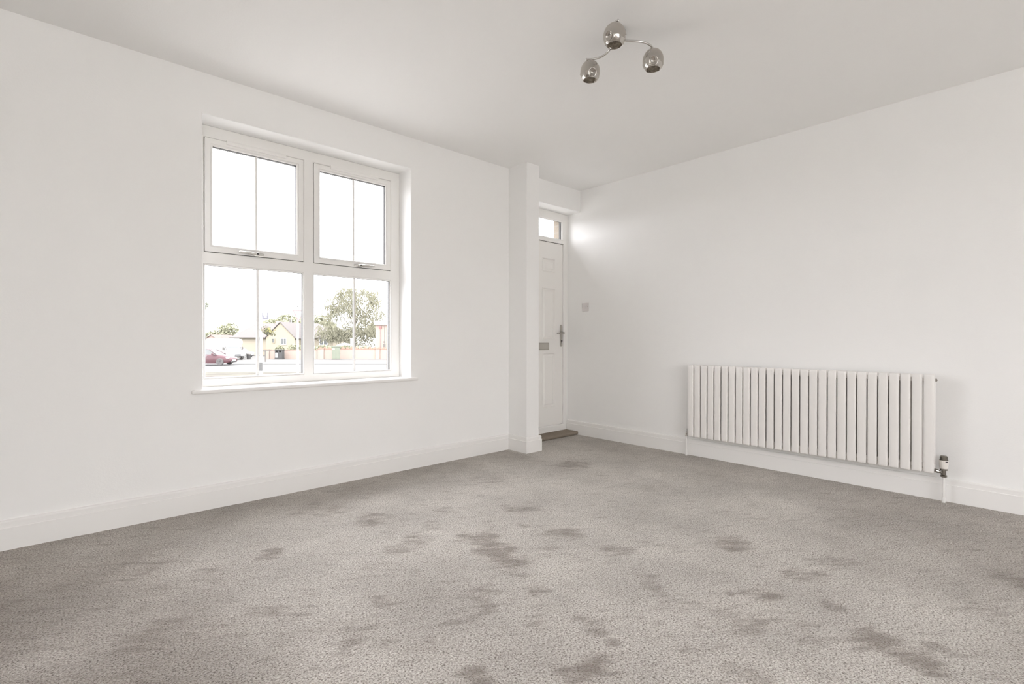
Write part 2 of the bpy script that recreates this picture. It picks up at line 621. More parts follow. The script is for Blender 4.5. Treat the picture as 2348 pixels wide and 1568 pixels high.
# baseboards with a stepped top
T = 0.020
BP = [(0.0, -0.01), (T, -0.01), (T, 0.1035), (T - 0.0035, 0.1065), (T - 0.0035, 0.131), (T - 0.006, 0.137), (T - 0.011, 0.140), (0.0, 0.140)]


def baseboard(name, path):
    bm = bmesh.new()
    sweep(bm, BP, path)
    return tag(obj(name, bm, M_WOOD), kind='structure')


baseboard('baseboard_front', [(XL, YW), (3.067, YW), (3.067, 3.137), (DX0, 3.137), (DX0, 3.30)])
baseboard('baseboard_right', [(XR, 3.54), (XR, YB)])
baseboard('baseboard_left', [(XL, YB), (XL, YW - T)])
baseboard('baseboard_back', [(BW[0] - 0.05, YB), (XL + T, YB)])

# ------------------------------------------------------------------ window_1
YF = 3.545                                            # room face of the frame
win = tag(empty('window_1'), kind='structure')
FX = [WX0, 0.687, 1.291, 1.358, 1.965, WX1]
FZ = [WZ0 + 0.014, 0.757, 1.467, 1.541, 2.250, WZ1]
bm = bmesh.new()
wall_holes(bm, 'y', YF, YF + 0.06, FX, FZ, [(FX[1], FX[2], FZ[1], FZ[2]), (FX[3], FX[4], FZ[1], FZ[2]),
                                            (FX[1], FX[2], FZ[3], FZ[4]), (FX[3], FX[4], FZ[3], FZ[4])])
obj('frame', bm, M_UPVC, win, bevel=0.006, seg=3)


def ring(bm, x0, x1, z0, z1, w, y0, y1):
    """rectangular ring lying inside x0..x1, z0..z1"""
    wall_holes(bm, 'y', y0, y1, [x0, x0 + w, x1 - w, x1], [z0, z0 + w, z1 - w, z1], [(x0 + w, x1 - w, z0 + w, z1 - w)])


def bead(bm, x0, x1, z0, z1, w, yf, yb):
    """sloping glazing bead: outer edge at yf, inner edge at yb"""
    o = [(x0, z0), (x1, z0), (x1, z1), (x0, z1)]
    i = [(x0 + w, z0 + w), (x1 - w, z0 + w), (x1 - w, z1 - w), (x0 + w, z1 - w)]
    A = [bm.verts.new((a, yf, b)) for a, b in o]
    B = [bm.verts.new((a, yf + (yb - yf) * 0.25, b)) for a, b in [(x0 + w * .5, z0 + w * .5), (x1 - w * .5, z0 + w * .5), (x1 - w * .5, z1 - w * .5), (x0 + w * .5, z1 - w * .5)]]
    C = [bm.verts.new((a, yb, b)) for a, b in i]
    D = [bm.verts.new((a, yb + 0.003, b)) for a, b in o]
    for L1, L2 in ((A, B), (B, C), (C, D)):
        for k in range(4):
            bm.faces.new((L1[k], L1[(k + 1) % 4], L2[(k + 1) % 4], L2[k]))


def pane(parent, x0, x1, z0, z1, barx, y0):
    """double-glazed unit: glass, black spacer edge, white glazing bar between the panes"""
    g = box('glass_pane', x0 - 0.004, x1 + 0.004, y0, y0 + 0.004, z0 - 0.004, z1 + 0.004, M_GLASS, parent)
    bm = bmesh.new()
    ring(bm, x0 - 0.009, x1 + 0.009, z0 - 0.009, z1 + 0.009, 0.009, y0 + 0.0045, y0 + 0.029)
    obj('spacer', bm, M_RUBBER, parent)
    if barx:
        box('glazing_bar', barx - 0.008, barx + 0.008, y0 + 0.008, y0 + 0.022, z0, z1, mat('white_bar', (0.94, 0.93, 0.92), 0.35, var=0.004), parent, bevel=0.002)
    return g


# fixed lower lights
for (x0, x1) in ((FX[1], FX[2]), (FX[3], FX[4])):
    lt = empty('fixed_light', parent=win)
    bm = bmesh.new()
    bead(bm, x0, x1, FZ[1], FZ[2], 0.007, YF + 0.0015, YF + 0.008)
    obj('bead', bm, M_UPVC, lt)
    pane(lt, x0 + 0.007, x1 - 0.007, FZ[1] + 0.007, FZ[2] - 0.007, (x0 + x1) / 2 + 0.008, YF + 0.009)

# opening upper sashes with handle and trickle vent
for n_, (x0, x1, vx0, vx1) in enumerate(((FX[1] + 0.003, FX[2] - 0.003, 0.81, 1.17), (FX[3] + 0.003, FX[4] - 0.003, 1.478, 1.852))):
    z0, z1 = FZ[3] + 0.003, FZ[4] - 0.003
    W = 0.034
    bm = bmesh.new()
    ring(bm, x0, x1, z0, z1, W, YF - 0.004, YF + 0.045)
    bead(bm, x0 + W, x1 - W, z0 + W, z1 - W, 0.013, YF - 0.003, YF + 0.007)
    sash = obj('sash', bm, M_UPVC, win, bevel=0.003, seg=2)
    gx0, gx1, gz0, gz1 = x0 + W + 0.013, x1 - W - 0.013, z0 + W + 0.013 - 0.012, z1 - W - 0.013
    gz0 = z0 + W + 0.013
    pane(sash, gx0, gx1, gz0, gz1, (gx0 + gx1) / 2 + 0.001, YF + 0.008)
    # trickle vent strip across the top joint
    bm = bmesh.new()
    bm_prism(bm, [(YF + 0.002, 2.226), (YF - 0.012, 2.230), (YF - 0.014, 2.246), (YF - 0.010, 2.256), (YF + 0.002, 2.258)], 'x', vx0, vx1)
    obj('trickle_vent', bm, M_UPVC, sash, bevel=0.0015)
    # dark shadow gap of the rebate (a real 3 mm joint, seal behind it)
    bm = bmesh.new()
    ring(bm, x0 - 0.003, x1 + 0.003, z0 - 0.003, z1 + 0.003, 0.003, YF + 0.012, YF + 0.016)
    obj('seal', bm, M_RUBBER, sash)
    # espagnolette handle
    s = 1 if n_ == 0 else -1
    px = 0.985 if n_ == 0 else 1.700
    hz = 1.556
    bm = bmesh.new()
    bm_box(bm, min(px - s * 0.02, px + s * 0.045), max(px - s * 0.02, px + s * 0.045), YF - 0.014, YF - 0.003, hz - 0.011, hz + 0.009)
    hd = obj('window_handle', bm, M_CHROME, sash, bevel=0.004, seg=3)
    bm = bmesh.new()
    bm_lathe(bm, [(0.013, -0.014), (0.014, -0.022), (0.012, -0.034), (0.006, -0.037)], 20, Matrix.Translation((px, YF, hz)) @ Matrix.Rotation(R(-90), 4, 'X') @ Matrix.Scale(-1, 4, (0, 0, 1)))
    # lever: tapered bar to the free end
    xe = px - s * 0.108
    pts = [(px + s * 0.014, -0.007), (px + s * 0.014, 0.007), (px - s * 0.02, 0.009), (xe, 0.008), (xe - s * 0.004, 0.0), (xe, -0.003), (px - s * 0.02, -0.008)]
    zoff = 0.0
    bm_prism(bm, [(a, hz + c) for a, c in pts], 'y', YF - 0.036, YF - 0.024)
    lv = obj('lever', bm, M_CHROME, sash, smooth=False, bevel=0.003, seg=2)
    bm = bmesh.new()
    bm_lathe(bm, [(0.0055, 0.0), (0.0055, 0.002)], 14, Matrix.Translation((px, YF - 0.0365, hz)) @ Matrix.Rotation(R(90), 4, 'X'))
    obj('lock_barrel', bm, M_BLACK, sash)

# window board with horns and a rounded nose
bm = bmesh.new()
bm_prism(bm, [(0.588, 3.344), (2.094, 3.344), (2.094, YW), (WX1, YW), (WX1, YF + 0.01), (WX0, YF + 0.01), (WX0, YW), (0.588, YW)], 'z', 0.681, 0.705)
sb = obj('window_sill', bm, M_WOOD, win, bevel=0.009, seg=4)

# ------------------------------------------------------------------ door_1 with fanlight
YD = 3.56
door = tag(empty('door_1'), kind='structure')
bm = bmesh.new()
wall_holes(bm, 'y', YD - 0.012, YD + 0.055, [DX0, 3.280, 4.0175, XR], [0.028, 0.098, 2.019, 2.056, 2.265, DZ1],
           [(3.280, 4.0175, 0.098, 2.019), (3.280, 4.0175, 2.056, 2.265)])
obj('door_frame', bm, M_UPVC, door, bevel=0.004, seg=2)
fl = empty('fanlight', parent=door)
bm = bmesh.new()
bead(bm, 3.280, 4.0175, 2.050, 2.270, 0.018, YD - 0.010, YD + 0.004)
obj('bead', bm, M_UPVC, fl)
pane(fl, 3.298, 3.994, 2.062, 2.258, None, YD + 0.006)
box('door_gap', 3.286, 4.014, YD + 0.004, YD + 0.008, 2.012, 2.0215, M_RUBBER, door)

# leaf with six recessed, raised-and-fielded panels
LX0, LX1, LZ0, LZ1 = 3.285, 4.0145, 0.101, 2.014
cols = [(3.398, 3.590), (3.708, 3.900)]
rows = [(0.295, 0.865), (1.005, 1.540), (1.705, 1.850)]
bm = bmesh.new()
wall_holes(bm, 'y', YD, YD + 0.044, [LX0, cols[0][0], cols[0][1], cols[1][0], cols[1][1], LX1],
           [LZ0, rows[0][0], rows[0][1], rows[1][0], rows[1][1], rows[2][0], rows[2][1], LZ1],
           [(c[0], c[1], r_[0], r_[1]) for c in cols for r_ in rows])
leaf = obj('door_leaf', bm, M_DOOR, door, bevel=0.0012, seg=1)


def nested(bm, x0, x1, z0, z1, steps):
    prev = None
    for ins, y in steps:
        c = [bm.verts.new((a, y, b)) for a, b in ((x0 + ins, z0 + ins), (x1 - ins, z0 + ins), (x1 - ins, z1 - ins), (x0 + ins, z1 - ins))]
        if prev:
            for k in range(4):
                bm.faces.new((prev[k], prev[(k + 1) % 4], c[(k + 1) % 4], c[k]))
        prev = c
    bm.faces.new(prev)


for c in cols:
    for r_ in rows:
        bm = bmesh.new()
        nested(bm, c[0], c[1], r_[0], r_[1], [(0.0, YD + 0.040), (0.0, YD), (0.003, YD - 0.004), (0.008, YD - 0.004), (0.017, YD + 0.009), (0.021, YD + 0.009), (0.036, YD + 0.001), (0.039, YD)])
        obj('door_panel', bm, M_DOOR, leaf)
# letter plate (inner flap)
bm = bmesh.new()
bm_box(bm, 3.50, 3.80, YD - 0.009, YD + 0.001, 0.893, 0.968)
obj('letter_plate', bm, M_BRUSHED, leaf, bevel=0.005, seg=3)
bm = bmesh.new()
bm_box(bm, 3.512, 3.788, YD - 0.015, YD - 0.008, 0.901, 0.960)
obj('letter_flap', bm, mat('satin_steel', (0.56, 0.54, 0.50), 0.42, 0.9, var=0.03, scale=20), leaf, bevel=0.003)
# handle: long rounded back plate, lever, cylinder
hx = 3.989
bm = bmesh.new()
pl = []
for k in range(9):
    a = math.pi * k / 8
    pl.append((hx + 0.0145 * math.cos(a), 1.144 + 0.0145 * math.sin(a)))
for k in range(9):
    a = math.pi + math.pi * k / 8
    pl.append((hx + 0.0145 * math.cos(a), 0.940 + 0.0145 * math.sin(a)))
bm_prism(bm, pl, 'y', YD - 0.010, YD + 0.001)
bp_ = obj('door_handle', bm, M_BRUSHED, leaf, bevel=0.002)
bm = bmesh.new()
bm_tube(bm, [(hx, YD - 0.006, 1.071), (hx, YD - 0.030, 1.071), (hx, YD - 0.047, 1.071), (hx - 0.008, YD - 0.055, 1.071), (hx - 0.03, YD - 0.057, 1.070), (hx - 0.07, YD - 0.056, 1.068), (hx - 0.113, YD - 0.052, 1.066)],
        [0.010, 0.0095, 0.009, 0.009, 0.0085, 0.0075, 0.0075], 12)
obj('door_lever', bm, M_BRUSHED, leaf, smooth=True)
bm = bmesh.new()
bm_lathe(bm, [(0.0085, 0), (0.0085, 0.006)], 16, Matrix.Translation((hx + 0.002, YD - 0.009, 0.986)) @ Matrix.Rotation(R(90), 4, 'X'))
bm_box(bm, hx - 0.002, hx + 0.006, YD - 0.0145, YD - 0.009, 0.969, 0.984)
obj('lock_cylinder', bm, M_BLACK, leaf)

# carpeted threshold step in the recess
bm = bmesh.new()
bm_prism(bm, [(3.396, 0.004), (3.387, 0.010), (3.383, 0.024), (3.386, 0.033), (3.395, 0.036), (YD - 0.006, 0.036), (YD - 0.006, -0.002), (3.396, -0.002)], 'x', DX0 + 0.022, XR - 0.003)
tag(obj('threshold_strip', bm, M_MAT, bevel=0.002), 'grey-brown carpeted threshold strip at the foot of the white front door', 'threshold')
# ------------------------------------------------------------------ light switch
sw = tag(empty('light_switch', (XR, 3.302, 1.339)), 'square grey-white wall light switch to the right of the front door', 'switch')
bm = bmesh.new()
bm_box(bm, -0.009, 0.0, -0.043, 0.043, -0.043, 0.043)
obj('switch_plate', bm, M_SWITCH, sw, bevel=0.004, seg=3)
bm = bmesh.new()
bm_prism(bm, [(-0.008, -0.017), (-0.0115, -0.017), (-0.015, 0.017), (-0.008, 0.017)], 'y', -0.012, 0.012)
for v in bm.verts:
    v.co = Vector((v.co.x, v.co.y - 0.01, v.co.z))
obj('rocker', bm, mat('switch_rocker', (0.66, 0.64, 0.64), 0.35, var=0.01), sw, bevel=0.001)
for yy in (-0.031, 0.031):
    bm = bmesh.new()
    bm_lathe(bm, [(0.0035, 0.0), (0.0028, 0.0015)], 10, Matrix.Translation((-0.009, yy, 0.002)) @ Matrix.Rotation(R(-90), 4, 'Y'))
    obj('screw', bm, M_BRUSHED, sw)

# ------------------------------------------------------------------ radiator
NC, PITCH, Y0R = 28, 0.058, 2.084
RZ0, RZ1 = 0.178, 0.786
rad = tag(empty('radiator', (XR, 1.30, 0.0)), 'long white horizontal column radiator mounted low on the right wall', 'radiator')


def column_mesh(w, d, n=16, flat=2.6):
    bm = bmesh.new()
    rings = []
    zs = [(0.0, 0.55), (0.003, 0.82), (0.009, 0.97), (0.018, 1.0), (RZ1 - RZ0 - 0.018, 1.0), (RZ1 - RZ0 - 0.009, 0.97), (RZ1 - RZ0 - 0.003, 0.82), (RZ1 - RZ0, 0.55)]
    for z, s in zs:
        ringv = []
        for i in range(n):
            a = 2 * math.pi * (i + 0.5) / n
            c, s2 = math.cos(a), math.sin(a)
            ringv.append(bm.verts.new((math.copysign(abs(c) ** 0.9, c) * d / 2 * s, math.copysign(abs(s2) ** 0.55, s2) * w / 2 * (1 - (1 - s) * 0.35), z)))
        rings.append(ringv)
    for a, b2 in zip(rings, rings[1:]):
        for i in range(n):
            bm.faces.new((a[i], a[(i + 1) % n], b2[(i + 1) % n], b2[i]))
    bm.faces.new(rings[0][::-1])
    bm.faces.new(rings[-1])
    bmesh.ops.recalc_face_normals(bm, faces=bm.faces[:])
    me = bpy.data.meshes.new('column')
    bm.to_mesh(me)
    bm.free()
    me.materials.append(M_RAD)
    me.polygons.foreach_set('use_smooth', [True] * len(me.polygons))
    return me


cme = column_mesh(0.0512, 0.020)
for k in range(NC):
    for xx, nm in ((-0.100, 'column'), (-0.048, 'rear_column')):
        o = bpy.data.objects.new(nm, cme)
        o.location = (xx, Y0R - PITCH * k - 1.30, RZ0)
        o.parent = rad
        COL.objects.link(o)
yl, yr = Y0R + 0.028 - 1.30, Y0R - PITCH * 27 - 0.028 - 1.30
for z in (RZ0 + 0.040, RZ1 - 0.034):
    bm = bmesh.new()
    bm_box(bm, -0.092, -0.056, yr, yl, z - 0.014, z + 0.014)
    obj('header_rail', bm, M_RAD, rad, bevel=0.006, seg=3)
# end cap, bleed valve, wall brackets
bm = bmesh.new()
bm_lathe(bm, [(0.010, 0), (0.010, 0.005), (0.006, 0.007), (0.0035, 0.009)], 12, Matrix.Translation((-0.074, yr, RZ1 - 0.034)) @ Matrix.Rotation(R(90), 4, 'X'))
obj('bleed_valve', bm, M_DARKCHROME, rad)
for yy in (Y0R - PITCH * 4.6, Y0R - PITCH * 21.6):
    for z in (RZ0 - 0.006, RZ1 - 0.12):
        bm = bmesh.new()
        bm_box(bm, -0.062, 0.0, yy - 1.30 - 0.014, yy - 1.30 + 0.014, z, z + 0.016)
        bm_box(bm, -0.006, 0.0, yy - 1.30 - 0.018, yy - 1.30 + 0.018, z - 0.012, z + 0.09)
        obj('wall_bracket', bm, M_RAD, rad, bevel=0.002)


def pipe(parent, y, ztop):
    bm = bmesh.new()
    bm_tube(bm, [(-0.055, y, -0.002), (-0.055, y, ztop)], 0.0075, 14)
    bm_lathe(bm, [(0.0092, 0.0), (0.0092, 0.030), (0.0080, 0.032)], 14, Matrix.Translation((-0.055, y, 0)))
    obj('pipe_sleeve', bm, mat('white_pipe', (0.80, 0.79, 0.77), 0.35, var=0.01), parent, smooth=False)


# lockshield valve on the far end
ls = tag(empty('lockshield_valve', (XR, 2.146, 0.0)), 'small chrome lockshield valve on white pipe at the far end of radiator', 'valve')
bm = bmesh.new()
bm_lathe(bm, [(0.009, 0.166), (0.0115, 0.168), (0.0115, 0.176), (0.009, 0.178), (0.0085, 0.204), (0.009, 0.206)], 16, Matrix.Translation((-0.055, 0, 0)))
bm_tube(bm, [(-0.055, 0, 0.193), (-0.062, -0.02, 0.194), (-0.072, -0.034, 0.196)], 0.0085, 12)
obj('valve_body', bm, M_CHROME, ls, smooth=False)
bm = bmesh.new()
bm_lathe(bm, [(0.0105, 0.206), (0.010, 0.232), (0.008, 0.235)], 16, Matrix.Translation((-0.055, 0, 0)))
obj('valve_cap', bm, mat('white_cap', (0.74, 0.74, 0.73), 0.35, var=0.01), ls)
pipe(ls, 0, 0.168)
# thermostatic valve on the near end
tv = tag(empty('thermostatic_valve', (XR, 0.452, 0.0)), 'white and chrome thermostatic valve on white pipe at the near end of radiator', 'valve')
MT_ = Matrix.Translation((-0.055, 0, 0))
bm = bmesh.new()
bm_lathe(bm, [(0.011, 0.155), (0.0165, 0.158), (0.0165, 0.168), (0.012, 0.171), (0.0115, 0.197), (0.019, 0.199), (0.019, 0.207), (0.016, 0.209)], 20, MT_)
bm_tube(bm, [(-0.055, 0.004, 0.184), (-0.062, 0.022, 0.187), (-0.068, 0.030, 0.190)], 0.0085, 12)
bm_tube(bm, [(-0.064, 0.026, 0.189), (-0.070, 0.038, 0.193)], 0.0115, 12)
obj('valve_body', bm, M_DARKCHROME, tv)
bm = bmesh.new()
bm_lathe(bm, [(0.018, 0.208), (0.0205, 0.216), (0.0225, 0.235), (0.0230, 0.259), (0.0215, 0.261)], 28, MT_)
obj('valve_head', bm, mat('valve_white', (0.78, 0.745, 0.70), 0.35, var=0.01), tv, smooth=False)
bm = bmesh.new()
for k in range(28):
    a = 2 * math.pi * k / 28
    mm = MT_ @ Matrix.Rotation(a, 4, 'Z')
    bm_box(bm, 0.0172, 0.0190, -0.0011, 0.0011, 0.262, 0.282, mm)
bm_lathe(bm, [(0.0218, 0.260), (0.0222, 0.2635), (0.0178, 0.264), (0.0178, 0.284), (0.0140, 0.288), (0.004, 0.289)], 28, MT_)
obj('valve_cap', bm, M_DARKCHROME, tv)
bm = bmesh.new()
bm_box(bm, -0.0240, -0.0205, -0.006, 0.006, 0.250, 0.256, MT_ @ Matrix.Rotation(R(42), 4, 'Z'))
obj('dial_mark', bm, M_BLACK, tv)
pipe(tv, 0, 0.157)

# ------------------------------------------------------------------ ceiling light with three smoked shades
LC = Vector((2.110, 1.495))
cl = tag(empty('ceiling_light', (LC.x, LC.y, HC)), 'chrome three-arm ceiling light with dimpled smoked glass shades', 'ceiling light')
bm = bmesh.new()
bm_lathe(bm, [(0.034, -0.0005), (0.036, -0.006), (0.034, -0.016), (0.026, -0.023), (0.016, -0.026), (0.012, -0.034), (0.012, -0.048), (0.006, -0.055), (0.0005, -0.056)], 40)
obj('ceiling_plate', bm, M_CHROME, cl, smooth=True, auto=40)


def bez(p, n=14):
    out = []
    for i in range(n + 1):
        t_ = i / n
        q = [Vector(a) for a in p]
        while len(q) > 1:
            q = [q[k].lerp(q[k + 1], t_) for k in range(len(q) - 1)]
        out.append(q[0])
    return out


def shade_bm(dim_dirs, notch=0.0):
    """blown shade: open egg with thumb-print dimples pressed into the wall"""
    bm = bmesh.new()
    SEG, RG = 72, 44
    a_, h_ = 0.0520, 0.0590                       # radius, half height
    t0, t1 = R(17), R(139)                        # polar angle from the top to the mouth
    rings = []
    for j in range(RG + 1):
        th = t0 + (t1 - t0) * j / RG
        rg = []
        for i in range(SEG):
            ph = 2 * math.pi * i / SEG
            d = Vector((math.sin(th) * math.cos(ph), math.sin(th) * math.sin(ph), math.cos(th)))
            p = Vector((d.x * a_, d.y * a_, d.z * h_ - 0.0585))
            for dd, wide in dim_dirs:
                ang = math.acos(max(-1, min(1, d.dot(dd))))
                if ang < wide * 1.6:
                    u = ang / wide
                    if u < 1:
                        p -= dd * (0.0125 * (1 - u * u) ** 1.1)
                    p += dd * (0.0032 * math.exp(-((u - 1.08) / 0.16) ** 2))
            rg.append(bm.verts.new(p))
        rings.append(rg)
    for a, b2 in zip(rings, rings[1:]):
        for i in range(SEG):
            bm.faces.new((a[i], a[(i + 1) % SEG], b2[(i + 1) % SEG], b2[i]))
    return bm


ends = [(Vector((0.157, -0.101)), 0), (Vector((0.010, 0.198)), 122), (Vector((-0.152, -0.093)), 242.5)]
ZA = 2.494 - HC
# seen from the room the dimple of each shade sits a little differently
views = [Vector((-0.74, -0.50, -0.44)), Vector((-0.51, -0.71, -0.44)), Vector((-0.975, -0.06, -0.40))]
for k, (e, rot) in enumerate(ends):
    cs, sn = math.cos(R(rot)), math.sin(R(rot))

    def rr(x, y, z):
        return Vector((x * cs - y * sn, x * sn + y * cs, z))
    # S-curved arm drawn for the first direction then turned by 120 degrees
    b0 = bez([(0.006, -0.002, -0.040), (0.040, -0.018, -0.048), (0.045, -0.080, ZA + 0.004), (0.085, -0.125, ZA + 0.004), (0.157, -0.101, ZA), (0.172, -0.092, ZA)], 20)
    pts = [rr(*p) for p in b0]
    arm = empty('arm', parent=cl)
    bm = bmesh.new()
    bm_tube(bm, pts, 0.0056, 12)
    # ball finial on the free end
    bm_lathe(bm, [(0.001, -0.006), (0.005, -0.004), (0.0062, 0), (0.005, 0.004), (0.001, 0.006)], 12, Matrix.Translation(pts[-1]))
    obj('arm_tube', bm, M_CHROME, arm, smooth=True)
    sp = rr(0.155, -0.1015, ZA)
    bm = bmesh.new()
    bm_lathe(bm, [(0.0035, 0.002), (0.0035, -0.010), (0.010, -0.012), (0.017, -0.018), (0.018, -0.026), (0.013, -0.028), (0.013, -0.058), (0.010, -0.060)], 20, Matrix.Translation(sp))
    obj('lamp_holder', bm, M_CHROME, arm, smooth=False)
    v = views[k].normalized()
    v2 = Matrix.Rotation(R(120), 3, 'Z') @ v
    v3 = Matrix.Rotation(R(-120), 3, 'Z') @ v
    bm = shade_bm([(v, 0.37), (v2, 0.37), (v3, 0.37)])
    so = obj('lamp_shade', bm, M_SMOKE, arm, smooth=True, loc=(sp.x, sp.y, sp.z - 0.006))
    md = so.modifiers.new('thickness', 'SOLIDIFY')
    md.thickness = 0.0016
    md.offset = -1
    # small capsule bulb inside
    bm = bmesh.new()
    bm_lathe(bm, [(0.007, -0.058), (0.007, -0.078), (0.004, -0.084), (0.0005, -0.086)], 14, Matrix.Translation(sp))
    obj('bulb', bm, mat('frosted_bulb', (0.80, 0.78, 0.72), 0.3, var=0.01), arm, smooth=True)

# ------------------------------------------------------------------ glazing added behind the camera to let in fill light
def added_glazing(name, axis, a, u0, u1, z0, z1, mull):
    w = tag(empty(name), kind='structure')
    bm = bmesh.new()
    us = [u0]
    for k in range(1, mull + 1):
        c = u0 + (u1 - u0) * k / (mull + 1)
        us += [c - 0.04, c + 0.04]
    us = [u0, u0 + 0.06] + us[1:] + [u1 - 0.06, u1]
    holes = [(us[i], us[i + 1], z0 + 0.06, z1 - 0.06) for i in range(1, len(us) - 2, 2)]
    wall_holes(bm, axis, a, a + 0.06, us, [z0, z0 + 0.06, z1 - 0.06, z1], holes)
    obj('frame', bm, M_UPVC, w)
    for h in holes:
        bm = bmesh.new()
        if axis == 'y':
            bm_box(bm, h[0] - .005, h[1] + .005, a + 0.025, a + 0.030, h[2] - .005, h[3] + .005)
        else:
            bm_box(bm, a + 0.025, a + 0.030, h[0] - .005, h[1] + .005, h[2] - .005, h[3] + .005)
        obj('glass_pane', bm, M_GLASS, w)


added_glazing('fill_glazing_rear', 'y', YB - 0.20, BW[0], BW[1], BW[2], BW[3], 2)
added_glazing('fill_glazing_side', 'x', XL - 0.20, LW[0], LW[1], LW[2], LW[3], 1)

#@@OUTSIDE
# ------------------------------------------------------------------ the street outside
# street frame: a = metres to the right along the street, b = metres away from the house
RZ = math.atan2(RIGHT.y, RIGHT.x)


def E(a, b, z=GZ):
    return Vector((RIGHT.x * a - RIGHT.y * b, RIGHT.y * a + RIGHT.x * b, z))


def pxa(px, b):
    return (px - 1174) / 1143.0 * b


def pz(py, b):
    return 1 + (778.5 - py) / 1143.0 * b


M_ROAD = mat('asphalt', (0.080, 0.079, 0.077), 0.95, var=0.08, scale=0.5, spec=0.1)
M_PAVE = mat('pavement', (0.089, 0.0865, 0.082), 0.95, var=0.05, scale=0.6, spec=0.1)
M_VERGE = mat('dry_verge', (0.088, 0.085, 0.073), 1.0, var=0.10, scale=0.45, spec=0.0)
M_KERB = mat('kerb', (0.078, 0.076, 0.073), 0.9, var=0.05, spec=0.1)
M_CREAM = mat('cream_render', (0.225, 0.203, 0.160), 0.95, var=0.03, scale=0.4, spec=0.1)
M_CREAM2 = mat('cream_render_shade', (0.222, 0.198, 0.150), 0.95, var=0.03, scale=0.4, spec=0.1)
M_TILE = mat('brown_roof_tile', (0.098, 0.089, 0.085), 0.9, var=0.06, scale=1.5, spec=0.1)
M_TILE2 = mat('orange_roof_tile', (0.108, 0.088, 0.079), 0.9, var=0.06, scale=1.5, spec=0.1)
M_BRK = brick_mat('garden_brick', (0.235, 0.175, 0.142), (0.215, 0.168, 0.143), (0.225, 0.195, 0.170))
M_BRK2 = brick_mat('red_brick', (0.25, 0.180, 0.148), (0.235, 0.178, 0.152), (0.24, 0.20, 0.17))
M_BRK3 = brick_mat('pale_brick', (0.22, 0.190, 0.158), (0.215, 0.182, 0.155), (0.22, 0.195, 0.17))
M_COPE = mat('coping_brick', (0.205, 0.130, 0.100), 0.9, var=0.08, scale=2, spec=0.1)
M_WHITE = mat('white_paint', (0.55, 0.55, 0.54), 0.5, var=0.02)
M_DGLASS = mat('dark_window_glass', (0.075, 0.080, 0.078), 0.3, var=0.15, scale=1.2, spec=0.3)
M_GUTTER = mat('grey_gutter', (0.095, 0.088, 0.080), 0.6, var=0.05, spec=0.2)
M_LEAF = mat('leaf_birch', (0.255, 0.250, 0.185), 0.8, var=0.25, scale=1.3, spec=0.1)
M_LEAF2 = mat('leaf_lime', (0.215, 0.218, 0.150), 0.8, var=0.22, scale=1.1, spec=0.1)
M_LEAF3 = mat('leaf_dark', (0.16, 0.172, 0.125), 0.8, var=0.25, scale=1.1, spec=0.1)
M_BARK = mat('bark', (0.14, 0.125, 0.10), 0.9, var=0.2, scale=6, spec=0.1)

# ground: verge, near pavement, road, far pavement, kerbs
def strip(name, b0, b1, z, m, a0=-120, a1=90):
    bm = bmesh.new()
    bm.faces.new([bm.verts.new(E(a0, b0, z)), bm.verts.new(E(a1, b0, z)), bm.verts.new(E(a1, b1, z)), bm.verts.new(E(a0, b1, z))])
    return tag(obj(name, bm, m), kind='structure')


strip('ground', -120, 300, GZ - 0.03, M_PAVE, -220, 220)
# pale walls added out of view to cut low sky and bounce light indoors
for nm, (x0, x1, y0, y1) in (('bounce_wall', (XL - 5.2, XR + 3.0, YB - 5.2, YB - 5.0)), ('bounce_wall', (XL - 4.4, XL - 4.2, YB - 5.0, YO))):
    bm = bmesh.new()
    bm_box(bm, x0, x1, y0, y1, -0.12, 2.3)
    tag(obj(nm, bm, mat('bounce_wall_pale', (0.62, 0.61, 0.58), 0.9, var=0.05, scale=1)), kind='structure')
# pale slab added out of view, bounces light up to the ceiling
bm = bmesh.new()
bm_box(bm, XL - 6.0, XR + 3.0, YB - 9.0, YB - 0.26, -0.3, -0.12)
bm_box(bm, XL - 6.0, XL - 0.26, YB - 0.26, YO, -0.3, -0.12)
tag(obj('bounce_slab', bm, mat('bounce_slab_pale', (0.58, 0.57, 0.54), 0.9, var=0.06, scale=2)), kind='structure')
strip('bounce_apron', -16, 24.5, GZ + 0.02, mat('bounce_concrete', (0.33, 0.325, 0.31), 0.9, var=0.06, scale=1), -26, 26)  # unseen pale ground, added to bounce light up to window head and ceiling
strip('verge', 25, 34.0, GZ, M_VERGE)
strip('road', 34.2, 45.5, GZ - 0.02, M_ROAD)
strip('pavement', 45.7, 61, GZ, M_PAVE)
for nm, b in (('kerb', 34.1), ('kerb', 45.6)):
    bm = bmesh.new()
    bm_box(bm, -110, 80, -0.08, 0.08, -0.1, 0.012)
    o = tag(obj(nm, bm, M_KERB, loc=E(0, b)), kind='structure')
    o.rotation_euler = (0, 0, RZ)
# worn patches on the verge and dashed shade on the road
bm = bmesh.new()
for (px, b, w, d) in ((497, 30.3, 1.6, 0.5), (560, 30.0, 1.1, 0.9), (484, 32.0, 1.5, 0.25), (540, 32.6, 1.4, 0.2), (620, 33.0, 1.5, 0.2)):
    c = Vector((pxa(px, b), b, 0.006))
    vs = []
    for k in range(14):
        t_ = 2 * math.pi * k / 14
        rj = 0.75 + 0.4 * random.random()
        vs.append(bm.verts.new((c.x + math.cos(t_) * w * rj, c.y + math.sin(t_) * d * rj, 0.006)))
    bm.faces.new(vs)
o = obj('worn_patch', bm, mat('worn_earth', (0.080, 0.072, 0.066), 1.0, var=0.1, scale=1, spec=0))
o.location = (0, 0, GZ)
o.rotation_euler = (0, 0, RZ)
tag(o, kind='structure')


